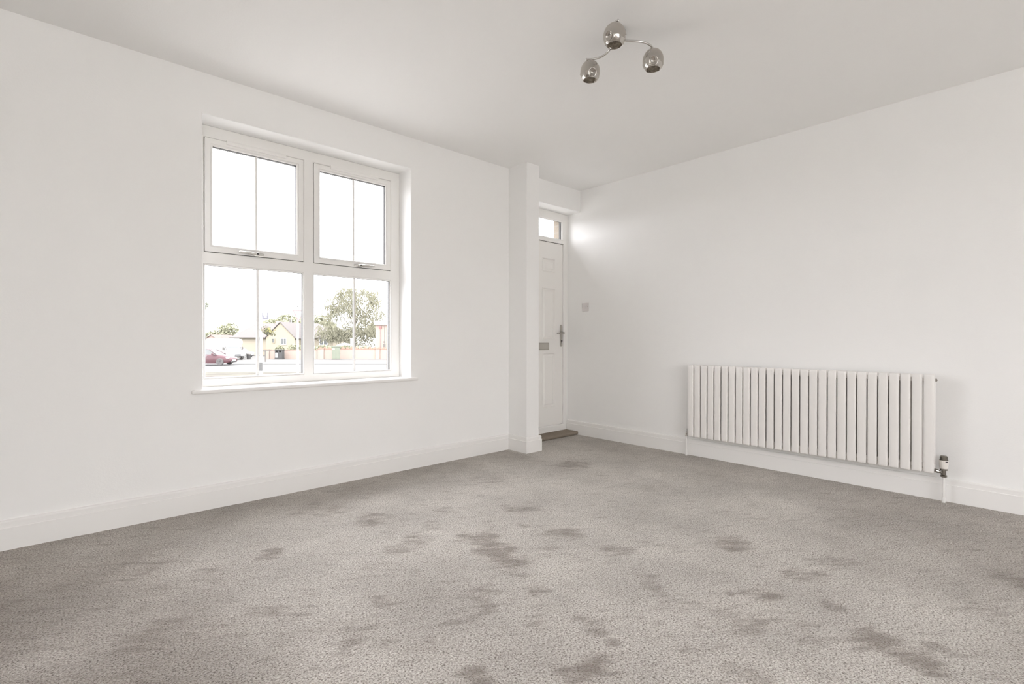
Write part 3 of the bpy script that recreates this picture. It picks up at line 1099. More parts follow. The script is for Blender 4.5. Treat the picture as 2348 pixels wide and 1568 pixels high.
def leaves(bm, rnd, c, rad3, n, size, droop=0.0, hole=0.0, seed=0):
    """leaf clusters filling an ellipsoid, denser to its skin"""
    for _ in range(n):
        d = Vector((rnd.gauss(0, 1), rnd.gauss(0, 1), rnd.gauss(0, 1))).normalized()
        r_ = (0.35 + 0.65 * rnd.random() ** 0.5)
        p = Vector((c[0] + d.x * rad3[0] * r_, c[1] + d.y * rad3[1] * r_, c[2] + d.z * rad3[2] * r_))
        if hole and noise.noise(p * 0.9 + Vector((seed, 0, 0))) < -0.25 + hole:
            continue
        s = size * (0.6 + 0.8 * rnd.random())
        n1 = Vector((rnd.gauss(0, 1), rnd.gauss(0, 1), rnd.gauss(0, 1))).normalized()
        t1 = n1.orthogonal().normalized()
        if droop:
            t1 = (t1 + Vector((0, 0, -droop))).normalized()
        t2 = n1.cross(t1).normalized()
        w2 = 0.55 if not droop else 0.35
        q = [p + t1 * s, p + t2 * s * w2, p - t1 * s, p - t2 * s * w2]
        bm.faces.new([bm.verts.new(v) for v in q])


def tree(name, label, a, b, crowns, trunk_r, n, size, m, group=None, trunk_top=None, cat='tree', hole=0.0, droop=0.0, seed=1):
    """crowns: (da, db, z, ra, rb, rz) in metres, z from the ground"""
    rnd = random.Random(seed)
    t = tag(empty(name, E(a, b), RZ), label, cat, group)
    bm = bmesh.new()
    tot = sum(c[3] * c[5] for c in crowns)
    for c in crowns:
        leaves(bm, rnd, (c[0], c[1], c[2]), (c[3], c[4], c[5]), int(n * c[3] * c[5] / tot), size, droop, hole, seed)
    f = obj('foliage', bm, m, t, recalc=False)
    f['kind'] = 'stuff'
    if trunk_r:
        bm = bmesh.new()
        top = trunk_top or crowns[0][2]
        bm_tube(bm, [(0, 0, -0.05), (0.05, 0, top * 0.35), (-0.03, 0.05, top * 0.7), (0, 0, top)], [trunk_r * 1.2, trunk_r, trunk_r * 0.8, trunk_r * 0.5], 8)
        for c in crowns:
            bm_tube(bm, [(0, 0, top * 0.55), (c[0] * 0.5, c[1] * 0.5, (top * 0.55 + c[2]) / 2 + 0.2), (c[0], c[1], c[2])], [trunk_r * 0.6, trunk_r * 0.4, trunk_r * 0.2], 6)
        obj('trunk', bm, M_BARK, t)
    return t


# ---- background trees
HB = 70.0
tree('tree', 'low lime green trees behind the red gabled house at the far left', pxa(508, 92), 92, [(0, 0, 2.6, 2.4, 2, 2.0), (1.4, 0, 4.0, 1.5, 2, 1.4), (-1.8, 0, 2.2, 1.5, 1.5, 1.4)], 0.2, 2600, 0.24, M_LEAF2, seed=3)
tree('tree', 'small dark green tree at the window edge beside the red house', pxa(471, 99), 99, [(0, 0, 2.2, 1.6, 1.5, 1.5), (-2.0, 0, 2.8, 1.8, 1.5, 1.9)], 0.2, 1500, 0.24, M_LEAF3, seed=4)
tree('tree', 'tall dark tree crown cut by the left edge of the window', pxa(459, 60), 60, [(0, 0, 6.3, 0.82, 1.2, 0.75), (-1.4, 0, 6.0, 1.5, 1.5, 1.6)], 0.16, 2600, 0.13, M_LEAF3, seed=5)
for k, (px, b, lab, cr, m_) in enumerate((
        (632, 94, 'low green tree behind the bungalow ridge, left of the gable peak', [(0, 0, 5.1, 2.6, 2, 1.0), (-1.5, 0, 4.5, 1.8, 2, 0.9)], M_LEAF2),
        (660, 101, 'green tree behind the bungalow, between gable peak and road sign', [(0, 0, 5.9, 2.2, 2, 1.5), (1.6, 0, 5.4, 1.8, 2, 1.3)], M_LEAF2),
        (696, 107, 'green tree behind the bungalow, just right of the road sign', [(0, 0, 5.6, 2.0, 2, 1.6), (1.4, 0, 4.6, 1.7, 2, 1.4)], M_LEAF3),
        (735, 88, 'mid green tree behind the right end of the bungalow roof', [(0, 0, 4.8, 2.5, 2, 1.9), (1.4, 0, 3.6, 2.0, 2, 1.8), (-1.5, 0, 5.2, 1.5, 2, 1.0)], M_LEAF2),
        (868, 84, 'low green tree behind the flat-roofed brick building', [(0, 0, 3.8, 2.2, 2, 1.5), (2.0, 0, 2.9, 1.5, 2, 1.3)], M_LEAF2))):
    tree('tree', lab, pxa(px, b), b, cr, 0.18, 2600, 0.24, m_, seed=20 + k)

# ---- the big birch
rnd = random.Random(11)
BB = 67.0
bx = pxa(812, BB)
bt = tag(empty('birch_tree', E(bx, BB), RZ), 'large weeping birch tree behind the brick garden wall', 'tree')
bm = bmesh.new()
lobes = [(a_ * 1.10, b_ * 1.17 + 0.05, c_ * 1.08, d_ * 1.13) for a_, b_, c_, d_ in [(0.0, 6.1, 2.1, 1.9), (1.5, 6.6, 1.5, 1.4), (-1.4, 5.7, 1.9, 1.6), (-0.6, 7.1, 1.4, 0.9), (2.4, 5.3, 1.3, 1.9),
         (-2.6, 4.9, 1.3, 1.2), (-3.2, 3.0, 1.5, 1.4), (-2.0, 2.6, 1.5, 1.3), (0.4, 3.6, 2.0, 2.2), (2.0, 3.4, 1.6, 2.2), (0.9, 2.2, 1.8, 1.3), (-0.9, 2.3, 1.3, 1.3)]]
for (lx, lz, rw, rh) in lobes:
    for _ in range(int(185 * rw)):
        # a drooping strand of leaves
        t_ = rnd.random() * 2 * math.pi
        rr_ = rw * math.sqrt(rnd.random())
        p = Vector((lx + math.cos(t_) * rr_, math.sin(t_) * rr_, lz + rh * (rnd.random() * 1.3 - 0.45)))
        if noise.noise(Vector((p.x * 0.9, p.y * 0.4, p.z * 0.8))) < -0.17:
            continue
        ln = 0.35 + 0.8 * rnd.random()
        dx = rnd.gauss(0, 0.08)
        k = 0
        while k * 0.085 < ln:
            q = p + Vector((dx * k, rnd.gauss(0, 0.03), -k * 0.085))
            if q.z < 0.6:
                break
            s = 0.075 + 0.05 * rnd.random()
            an = rnd.random() * math.pi
            t1 = Vector((math.cos(an) * 0.5, math.sin(an) * 0.5, -0.8)).normalized()
            t2 = Vector((-math.sin(an), math.cos(an), rnd.gauss(0, 0.3))).normalized()
            bm.faces.new([bm.verts.new(v) for v in (q + t1 * s, q + t2 * s * 0.6, q - t1 * s, q - t2 * s * 0.6)])
            k += 1
f = obj('foliage', bm, M_LEAF, bt, recalc=False)
f['kind'] = 'stuff'
bm = bmesh.new()
bm_tube(bm, [(0, 0, -0.05), (0.06, 0, 1.6), (0.0, 0, 3.4), (0.2, 0, 5.2), (0.1, 0, 7.0)], [0.20, 0.16, 0.13, 0.09, 0.03], 8)
for (lx, lz, rw, rh) in lobes:
    if lz > 3.2:
        bm_tube(bm, [(0.05, 0, lz * 0.5), (lx * 0.5, 0, lz * 0.9), (lx, 0, lz + 0.2)], [0.07, 0.05, 0.02], 6)
obj('trunk', bm, M_BARK, bt)

# ---- bungalow with a cross gable
def roofslab(bm, pts, th=0.12):
    A = [bm.verts.new(p) for p in pts]
    B = [bm.verts.new((p[0], p[1], p[2] - th)) for p in pts]
    n_ = len(pts)
    bm.faces.new(A)
    bm.faces.new(B[::-1])
    for i in range(n_):
        bm.faces.new((A[i], B[i], B[(i + 1) % n_], A[(i + 1) % n_]))


def facade_window(parent, x, y, z, w, h, lights, frame_m):
    """casement window on a street-facing wall; y is the wall face"""
    us = [x - w / 2, x - w / 2 + 0.06]
    for k in range(1, lights):
        c = x - w / 2 + w * k / lights
        us += [c - 0.04, c + 0.04]
    us += [x + w / 2 - 0.06, x + w / 2]
    bm = bmesh.new()
    hl = [(us[i], us[i + 1], z + 0.06, z + h - 0.06) for i in range(1, len(us) - 2, 2)]
    wall_holes(bm, 'y', y - 0.07, y + 0.02, us, [z, z + 0.06, z + h - 0.06, z + h], hl)
    w_ = obj('window', bm, frame_m, parent)
    for h_ in hl:
        bm = bmesh.new()
        bm_box(bm, h_[0], h_[1], y - 0.03, y - 0.01, h_[2], h_[3])
        obj('pane', bm, M_DGLASS, w_)


h0 = pxa(526, HB)
h1 = pxa(768, HB)
hw = h1 - h0                       # about 15 m
bung = tag(empty('bungalow', E(h0, HB), RZ), 'cream rendered bungalow with brown tiled roof and a front gable', 'house')
bm = bmesh.new()
bm_box(bm, 0.45, hw - 0.4, 0.35, 7.0, 0, 2.58)
obj('wall', bm, M_CREAM, bung)
bm = bmesh.new()
ez, rz_ = 2.55, 4.62
x0r, x1r = 2.1, 11.0
roofslab(bm, [(0, 0, ez), (hw, 0, ez), (x1r, 3.6, rz_), (x0r, 3.6, rz_)])
roofslab(bm, [(hw, 7.3, ez), (0, 7.3, ez), (x0r, 3.6, rz_), (x1r, 3.6, rz_)])
roofslab(bm, [(0, 7.3, ez), (0, 0, ez), (x0r, 3.6, rz_)])
roofslab(bm, [(hw, 0, ez), (hw, 7.3, ez), (x1r, 3.6, rz_)])
rf = obj('roof', bm, M_TILE, bung)
gx_ = pxa(642, 67.5) - h0
GW, GY = 1.95, -2.4
gpx = gx_
bm = bmesh.new()
bm_prism(bm, [(gpx - GW, 0), (gpx + GW, 0), (gpx + GW, 2.5), (gpx, 4.50), (gpx - GW, 2.5)], 'y', GY, 1.2)
obj('gable_wall', bm, M_CREAM2, bung)
bm = bmesh.new()
for s in (-1, 1):
    roofslab(bm, [(gpx, GY - 0.15, 4.66), (gpx, 3.5, 4.66), (gpx + s * (GW + 0.2), 3.5, 2.42), (gpx + s * (GW + 0.2), GY - 0.15, 2.42)], 0.1)
obj('gable_roof', bm, M_TILE, bung)
for g0, g1 in ((0, gpx - GW - 0.2), (gpx + GW + 0.2, hw)):
    bm = bmesh.new()
    bm_box(bm, g0, g1, -0.08, 0.02, ez - 0.14, ez - 0.02)
    obj('gutter', bm, M_GUTTER, bung)
bm = bmesh.new()
bm_lathe(bm, [(0.12, 0), (0.12, 0.7), (0.09, 0.8)], 10, Matrix.Translation((pxa(653, 73) - h0 + 0.6, 3.4, rz_ - 0.2)))
obj('chimney_pot', bm, M_GUTTER, bung)
bm = bmesh.new()
bm_box(bm, 4.9, 5.4, 3.3, 3.8, rz_ - 0.3, rz_ + 0.35)
obj('chimney', bm, M_BRK2, bung)
facade_window(bung, pxa(627, 67.6) - h0, GY, 1.75, 0.42, 0.62, 1, M_CREAM2)
facade_window(bung, pxa(650.5, 67.6) - h0, GY, 1.50, 0.75, 0.90, 2, M_WHITE)
facade_window(bung, pxa(688, 70.3) - h0, 0.35, 1.45, 1.1, 0.95, 2, M_GUTTER)
facade_window(bung, pxa(742, 70.3) - h0, 0.35, 1.45, 1.2, 0.9, 2, M_WHITE)

# ---- red brick gabled house far left
RB = 84.0
rh = tag(empty('brick_house', E(pxa(484, RB), RB), RZ), 'orange-red brick house with a gable at the far left of the street', 'house')
bm = bmesh.new()
bm_prism(bm, [(-2.9, 0), (2.4, 0), (2.4, 1.3), (0, 2.95), (-2.9, 1.0)], 'y', 0, 6)
obj('wall', bm, M_BRK2, rh)
bm = bmesh.new()
roofslab(bm, [(0, -0.2, 3.05), (0, 6.2, 3.05), (-3.1, 6.2, 0.95), (-3.1, -0.2, 0.95)])
roofslab(bm, [(0, -0.2, 3.05), (0, 6.2, 3.05), (2.7, 6.2, 1.2), (2.7, -0.2, 1.2)])
roofslab(bm, [(0.4, 2.0, 2.72), (6.8, 2.0, 2.62), (6.8, -0.4, 1.25), (2.2, -0.4, 1.3)])
obj('roof', bm, M_TILE2, rh)
bm = bmesh.new()
bm_box(bm, 2.3, 6.6, 0, 4, 0, 1.35)
obj('side_wall', bm, M_BRK3, rh)

# ---- flat-roofed brick building on the right
FB = 59.6
fx = pxa(861, FB)
fb = tag(empty('flat_roofed_building', E(fx, FB), RZ), 'pale orange brick building with flat roof and white fascia at right', 'building')
bm = bmesh.new()
bm_box(bm, 0, 9.0, 0, 3.4, 0, 4.02)
obj('wall', bm, M_BRK2, fb)
bm = bmesh.new()
bm_box(bm, -0.12, 9.3, -0.28, 3.6, 4.0, 4.40)
obj('fascia', bm, M_WHITE, fb)
bm = bmesh.new()
bm_box(bm, 0.48, 0.72, -0.14, 0, 3.55, 3.83)
obj('alarm_box', bm, mat('alarm_red', (0.16, 0.06, 0.06), 0.5), fb)
bm = bmesh.new()
bm_tube(bm, [(0.60, -0.08, 3.6), (0.60, -0.08, 0.2)], 0.035, 8)
obj('downpipe', bm, mat('pinkish_pipe', (0.17, 0.12, 0.11), 0.6), fb)

# ---- brick garden wall with a toothed coping
def garden_wall(name, label, a0, a1, b, h, pier_at, teeth):
    w = tag(empty(name, E(a0, b), RZ), label, 'wall')
    L = a1 - a0
    bm = bmesh.new()
    bm_box(bm, 0, L, -0.11, 0.11, 0, h)
    obj('brickwork', bm, M_BRK, w)
    for p in pier_at:
        bm = bmesh.new()
        bm_box(bm, p - 0.24, p + 0.24, -0.24, 0.24, 0, h + 0.05)
        pr = obj('pier', bm, M_BRK, w)
        bm = bmesh.new()
        bm_box(bm, p - 0.28, p + 0.28, -0.28, 0.28, h + 0.05, h + 0.11)
        obj('pier_cap', bm, M_COPE, pr)
    bm = bmesh.new()
    bm_box(bm, 0, L, -0.15, 0.15, h, h + 0.06)
    obj('coping', bm, M_COPE, w)
    if teeth:
        bm = bmesh.new()
        x = 0.1
        while x < L - 0.1:
            bm_prism(bm, [(x, h + 0.05), (x + 0.34, h + 0.05), (x + 0.24, h + 0.26), (x + 0.10, h + 0.26)], 'y', -0.09, 0.09)
            x += 0.52
        t_ = obj('coping_teeth', bm, M_COPE, w)
        t_['kind'] = 'stuff'
    return w


garden_wall('garden_wall', 'low red brick garden wall running behind the black litter bin', pxa(612, 57.5), pxa(727, 57.5), 57.5, 1.02, (0.1,), False)
garden_wall('garden_wall', 'red brick garden wall with toothed coping behind the green cabinet', pxa(727, 57.2) + 0.1, pxa(727, 57.2) + 22, 57.2, 1.12, (0.5, 2.0, 6.9, 13.0), True)

# ---- shrubs along the wall
for k, (px, b, cr, lab, m_) in enumerate((
        (676, 59.5, [(0, 0, 1.15, 0.85, 0.6, 0.55), (0.9, 0, 1.0, 0.5, 0.5, 0.4)], 'round olive green shrub above the wall beside the white road sign', M_LEAF2),
        (742, 59.5, [(0, 0, 1.15, 1.2, 0.5, 0.45), (-1.3, 0, 1.1, 0.6, 0.5, 0.4)], 'leafy hedge above the wall, left of the green cabinet', M_LEAF2),
        (792, 59.5, [(0, 0, 1.15, 1.0, 0.5, 0.45)], 'leafy hedge above the wall, right of the green cabinet', M_LEAF2),
        (832, 58.7, [(0, 0, 1.0, 1.5, 0.45, 0.5)], 'pale hedge above the wall in front of the birch', M_LEAF),
        (641, 63.0, [(0, 0, 0.9, 0.6, 0.5, 0.6)], 'small pale shrub against the gable wall of the bungalow', M_LEAF2))):
    tree('shrub', lab, pxa(px, b), b, cr, 0.04, 1100, 0.10, m_, cat='shrub', trunk_top=0.9, seed=40 + k)

# ---- green telecoms cabinet
cb_ = tag(empty('utility_cabinet', E(pxa(770.5, 55.5), 55.5), RZ + R(18)), 'pale green street cabinet standing in front of the brick wall', 'cabinet')
M_CAB = mat('cabinet_green', (0.118, 0.130, 0.100), 0.6, var=0.04, spec=0.2)
bm = bmesh.new()
bm_box(bm, -0.44, 0.44, -0.22, 0.22, 0.06, 1.42)
cbo = obj('cabinet_body', bm, M_CAB, cb_, bevel=0.02)
bm = bmesh.new()
bm_box(bm, -0.48, 0.48, -0.26, 0.26, 1.42, 1.50)
obj('cabinet_lid', bm, M_CAB, cb_, bevel=0.02)
bm = bmesh.new()
bm_box(bm, -0.46, 0.46, -0.24, 0.24, 0.0, 0.07)
obj('plinth', bm, M_GUTTER, cb_)
for x0, x1 in ((-0.41, -0.01), (0.01, 0.41)):
    bm = bmesh.new()
    bm_box(bm, x0, x1, -0.235, -0.22, 0.12, 1.36)
    d_ = obj('cabinet_door', bm, M_CAB, cb_, bevel=0.006)
    bm = bmesh.new()
    bm_box(bm, x1 - 0.09 if x0 > -0.2 else x0 + 0.05, x1 - 0.05 if x0 > -0.2 else x0 + 0.09, -0.25, -0.235, 0.65, 0.78)
    obj('latch', bm, M_GUTTER, d_)
bm = bmesh.new()
bm_box(bm, -0.36, -0.16, -0.242, -0.234, 1.12, 1.24)
obj('notice_label', bm, M_WHITE, cb_)

# ---- black litter bin
lb = tag(empty('litter_bin', E(pxa(641, 56.5), 56.5), RZ), 'large black double litter bin with white poster by the brick wall', 'bin')
M_BIN = mat('bin_black', (0.047, 0.046, 0.045), 0.6, var=0.06, spec=0.15)
bm = bmesh.new()
wall_holes(bm, 'y', -0.30, 0.30, [-0.42, -0.32, -0.06, 0.06, 0.32, 0.42], [0.08, 0.80, 0.98, 1.04], [(-0.32, -0.06, 0.80, 0.98), (0.06, 0.32, 0.80, 0.98)])
obj('bin_body', bm, M_BIN, lb, bevel=0.02)
bm = bmesh.new()
bm_prism(bm, [(-0.34, 1.04), (0.34, 1.04), (0.30, 1.12), (-0.30, 1.12)], 'x', -0.46, 0.46)
for v in bm.verts:
    pass
obj('bin_lid', bm, M_BIN, lb, bevel=0.015)
bm = bmesh.new()
bm_box(bm, -0.46, 0.46, -0.34, 0.34, 0.0, 0.09)
obj('bin_base', bm, M_BIN, lb)
bm = bmesh.new()
bm_box(bm, -0.35, -0.08, -0.315, -0.30, 0.22, 0.72)
obj('poster', bm, M_WHITE, lb)
bm = bmesh.new()
bm_box(bm, 0.02, 0.40, -0.312, -0.30, 0.12, 0.74)
obj('bin_door', bm, M_BIN, lb)

# ---- small dark planter bin by the van
pb = tag(empty('waste_bin', E(pxa(570, 56), 56), RZ - R(12)), 'small dark grey waste bin between the white van and the sign post', 'bin')
bm = bmesh.new()
bm_prism(bm, [(-0.13, 0.03), (0.13, 0.03), (0.17, 0.55), (-0.17, 0.55)], 'y', -0.15, 0.15)
obj('bin_body', bm, M_BIN, pb, bevel=0.01)
bm = bmesh.new()
bm_prism(bm, [(-0.19, 0.55), (0.19, 0.55), (0.15, 0.64), (-0.15, 0.64)], 'y', -0.18, 0.18)
obj('bin_lid', bm, M_GUTTER, pb, bevel=0.01)

# ---- T-shaped barrier by the post
tb = tag(empty('barrier_rail', E(pxa(611, 50), 50), RZ), 'low T-shaped dark rail and post just right of white column', 'barrier')
bm = bmesh.new()
bm_box(bm, -0.16, -0.08, -0.04, 0.04, 0, 1.16)
obj('post', bm, M_GUTTER, tb)
bm = bmesh.new()
bm_box(bm, -0.32, 0.46, -0.03, 0.03, 1.10, 1.17)
obj('rail', bm, M_GUTTER, tb)
bm = bmesh.new()
bm_box(bm, -0.32, -0.05, -0.06, 0.0, 1.02, 1.18)
obj('rail_end', bm, M_GUTTER, tb)

# ---- white lighting column with sign box, flower basket and grey hatch
CBD = 28.0
col_ = tag(empty('sign_column', E(pxa(598.8, CBD), CBD), RZ), 'thick white column carrying a small square sign, seen through left window', 'post')
bm = bmesh.new()
bm_lathe(bm, [(0.085, 0.0), (0.085, 1.3), (0.075, 1.34), (0.068, 3.9), (0.05, 3.95)], 16)
obj('pole', bm, M_WHITE, col_, smooth=False)
bm = bmesh.new()
bm_box(bm, -0.088, 0.088, -0.10, -0.01, 0.48, 0.97)
obj('access_hatch', bm, mat('hatch_grey', (0.072, 0.072, 0.070), 0.6, var=0.03, spec=0.2), col_, bevel=0.006)
bm = bmesh.new()
bm_box(bm, 0.07, 0.385, -0.03, 0.03, 3.38, 3.76)
sg = obj('sign_box', bm, mat('sign_slate', (0.085, 0.085, 0.100), 0.5, var=0.03, spec=0.2), col_, bevel=0.01)
bm = bmesh.new()
bm_box(bm, 0.10, 0.36, -0.036, -0.029, 3.60, 3.735)
bm_box(bm, 0.165, 0.335, -0.036, -0.029, 3.475, 3.60)
sg2 = obj('sign_face', bm, mat('sign_pale', (0.19, 0.19, 0.20), 0.5, var=0.02), sg)
bm = bmesh.new()
bm_box(bm, 0.19, 0.31, -0.040, -0.036, 3.50, 3.56)
obj('sign_pictogram', bm, M_WHITE, sg)
# hanging basket
hb = tag(empty('hanging_basket', E(pxa(614.5, CBD), CBD - 0.05, GZ + 2.62), RZ), 'hanging basket of yellow and pink flowers on the white column', 'plant')
bm = bmesh.new()
bm_tube(bm, [(-0.36, 0.05, 0.34), (-0.1, 0.03, 0.40), (0.0, 0, 0.36)], 0.012, 6)
obj('basket_bracket', bm, M_GUTTER, hb)
bm = bmesh.new()
bm_lathe(bm, [(0.03, -0.14), (0.13, -0.09), (0.19, 0.02), (0.20, 0.05)], 14)
obj('basket', bm, mat('basket_dark', (0.05, 0.05, 0.035), 0.9), hb)
bm = bmesh.new()
rb = random.Random(5)
for _ in range(260):
    p = Vector((rb.gauss(0, 0.16), rb.gauss(0, 0.13), 0.10 + rb.gauss(0, 0.09) - max(0, 0.0)))
    p.z -= p.x * 0.35
    s = 0.03 + 0.02 * rb.random()
    n1 = Vector((rb.gauss(0, 1), rb.gauss(0, 1), rb.gauss(0, 1))).normalized()
    t1 = n1.orthogonal().normalized()
    t2 = n1.cross(t1)
    bm.faces.new([bm.verts.new(v) for v in (p + t1 * s, p + t2 * s, p - t1 * s, p - t2 * s)])
f = obj('leaf_mass', bm, mat('basket_leaf', (0.080, 0.082, 0.045), 0.8, var=0.3, scale=12), hb, recalc=False)
f['kind'] = 'stuff'
for nm, mcol, n_, ox in (('yellow_flowers', (0.24, 0.22, 0.075), 110, 0.08), ('pink_flowers', (0.22, 0.13, 0.14), 60, -0.17)):
    bm = bmesh.new()
    for _ in range(n_):
        p = Vector((ox + rb.gauss(0, 0.09), rb.gauss(0, 0.14), 0.15 + rb.gauss(0, 0.09)))
        p.z -= p.x * 0.35
        s = 0.032
        n1 = Vector((rb.gauss(0, 1), rb.gauss(0, 1) - 1, rb.gauss(0, 1))).normalized()
        t1 = n1.orthogonal().normalized()
        t2 = n1.cross(t1)
        bm.faces.new([bm.verts.new(v) for v in (p + t1 * s, p + t2 * s, p - t1 * s, p - t2 * s)])
    f = obj(nm, bm, mat(nm, mcol, 0.8, var=0.1), hb, recalc=False)
    f['kind'] = 'stuff'

# ---- give way sign, seen at a slant
GB = 26.0
gw = tag(empty('give_way_sign', E(pxa(682.5, GB), GB), RZ + R(64)), 'inverted triangle road sign on white post, seen at a slant', 'sign')
bm = bmesh.new()
bm_lathe(bm, [(0.05, 0), (0.05, 3.12), (0.038, 3.14), (0.038, 3.72)], 14)
obj('post', bm, M_WHITE, gw)
def tri(bm, s, y0, y1, zc):
    hgt = s * 0.866
    bm_prism(bm, [(-s / 2, zc + hgt / 2), (0, zc - hgt / 2), (s / 2, zc + hgt / 2)], 'y', y0, y1)
bm = bmesh.new()
tri(bm, 0.75, -0.064, -0.054, 3.46)
pt = obj('sign_plate', bm, mat('sign_red', (0.19, 0.105, 0.105), 0.5, var=0.03, spec=0.2), gw, bevel=0.004)
bm = bmesh.new()
tri(bm, 0.56, -0.0675, -0.0635, 3.478)
obj('sign_face', bm, mat('sign_white', (0.28, 0.28, 0.27), 0.5, var=0.02), pt)

# ---- street lamp far behind
SB = 80.0
sl = tag(empty('street_lamp', E(pxa(668.5, SB), SB), RZ), 'slim pale street lamp with short arm behind the triangle sign', 'street lamp')
bm = bmesh.new()
hz_ = pz(701, SB) - GZ
bm_tube(bm, [(0, 0, 0), (0, 0, hz_ - 0.3), (0.15, 0, hz_), (0.85, 0, hz_ - 0.05)], [0.07, 0.05, 0.045, 0.04], 8)
obj('pole', bm, mat('lamp_grey', (0.20, 0.20, 0.20), 0.5), sl)
bm = bmesh.new()
bm_lathe(bm, [(0.05, -0.16), (0.14, -0.05), (0.15, 0.02), (0.05, 0.07)], 12, Matrix.Translation((0.98, 0, hz_ - 0.06)))
obj('lamp_head', bm, M_GUTTER, sl)

# ---- thin dark post with meter box in front of the brick building
tp = tag(empty('thin_post', E(pxa(881.5, 58.6), 58.6), RZ), 'thin grey post with small boxes in front of the brick building', 'post')
bm = bmesh.new()
bm_tube(bm, [(0, 0, 0), (0, 0, pz(728, 58.6) - GZ)], 0.03, 8)
obj('pole', bm, M_GUTTER, tp)
bm = bmesh.new()
bm_box(bm, -0.13, 0.13, -0.10, -0.02, 1.25, 1.75)
bm_box(bm, -0.10, 0.10, -0.10, -0.02, 1.85, 2.05)
obj('notice_box', bm, M_GUTTER, tp)

# ---- white parasol and gate post behind the wall
pa = tag(empty('parasol', E(pxa(790, 61.1), 61.1), RZ), 'shallow white parasol above the wall in front of the birch', 'parasol')
bm = bmesh.new()
bm_lathe(bm, [(0.95, 1.50), (0.93, 1.56), (0.5, 1.74), (0.02, 1.84)], 16)
obj('canopy', bm, M_WHITE, pa)
bm = bmesh.new()
bm_tube(bm, [(0, 0, 0), (0, 0, 1.8)], 0.025, 8)
obj('pole', bm, M_GUTTER, pa)
gp = tag(empty('gate_post', E(pxa(807.5, 60.5), 60.5), RZ), 'square white gate post behind the brick wall', 'post')
bm = bmesh.new()
bm_box(bm, -0.17, 0.17, -0.17, 0.17, 0, pz(777, 60.5) - GZ)
obj('post', bm, M_WHITE, gp)
bm = bmesh.new()
bm_box(bm, -0.20, 0.20, -0.20, 0.20, pz(777, 60.5) - GZ, pz(777, 60.5) - GZ + 0.08)
obj('post_cap', bm, M_WHITE, gp)


# ---- vehicles
def wheel(parent, x, y, r, side):
    bm = bmesh.new()
    mt_ = Matrix.Translation((x, y, r)) @ Matrix.Rotation(R(90), 4, 'X')
    bm_lathe(bm, [(r * 0.62, -0.10), (r * 0.94, -0.10), (r, -0.06), (r, 0.06), (r * 0.94, 0.10), (r * 0.62, 0.10)], 26, mt_)
    w = obj('wheel', bm, mat('tyre', (0.055, 0.052, 0.050), 0.8), parent)
    bm = bmesh.new()
    bm_lathe(bm, [(r * 0.64, -0.08), (r * 0.60, 0.085), (r * 0.2, 0.07), (0.001, 0.075)], 20, Matrix.Translation((x, y, r)) @ Matrix.Rotation(R(90 if side < 0 else -90), 4, 'X'))
    for k in range(7):
        a = 2 * math.pi * k / 7
        mm = Matrix.Translation((x, y, r)) @ Matrix.Rotation(R(90 if side < 0 else -90), 4, 'X') @ Matrix.Rotation(a, 4, 'Z')
        bm_box(bm, r * 0.12, r * 0.62, -0.03, 0.03, 0.07, 0.10, mm)
    obj('wheel_hub', bm, mat('alloy', (0.16, 0.155, 0.155), 0.4, 0.2), w)


def loft(bm, secs, close=True):
    rings = [[bm.verts.new(p) for p in s] for s in secs]
    n_ = len(rings[0])
    for a, b2 in zip(rings, rings[1:]):
        for i in range(n_):
            bm.faces.new((a[i], a[(i + 1) % n_], b2[(i + 1) % n_], b2[i]))
    bm.faces.new(rings[0][::-1])
    bm.faces.new(rings[-1])


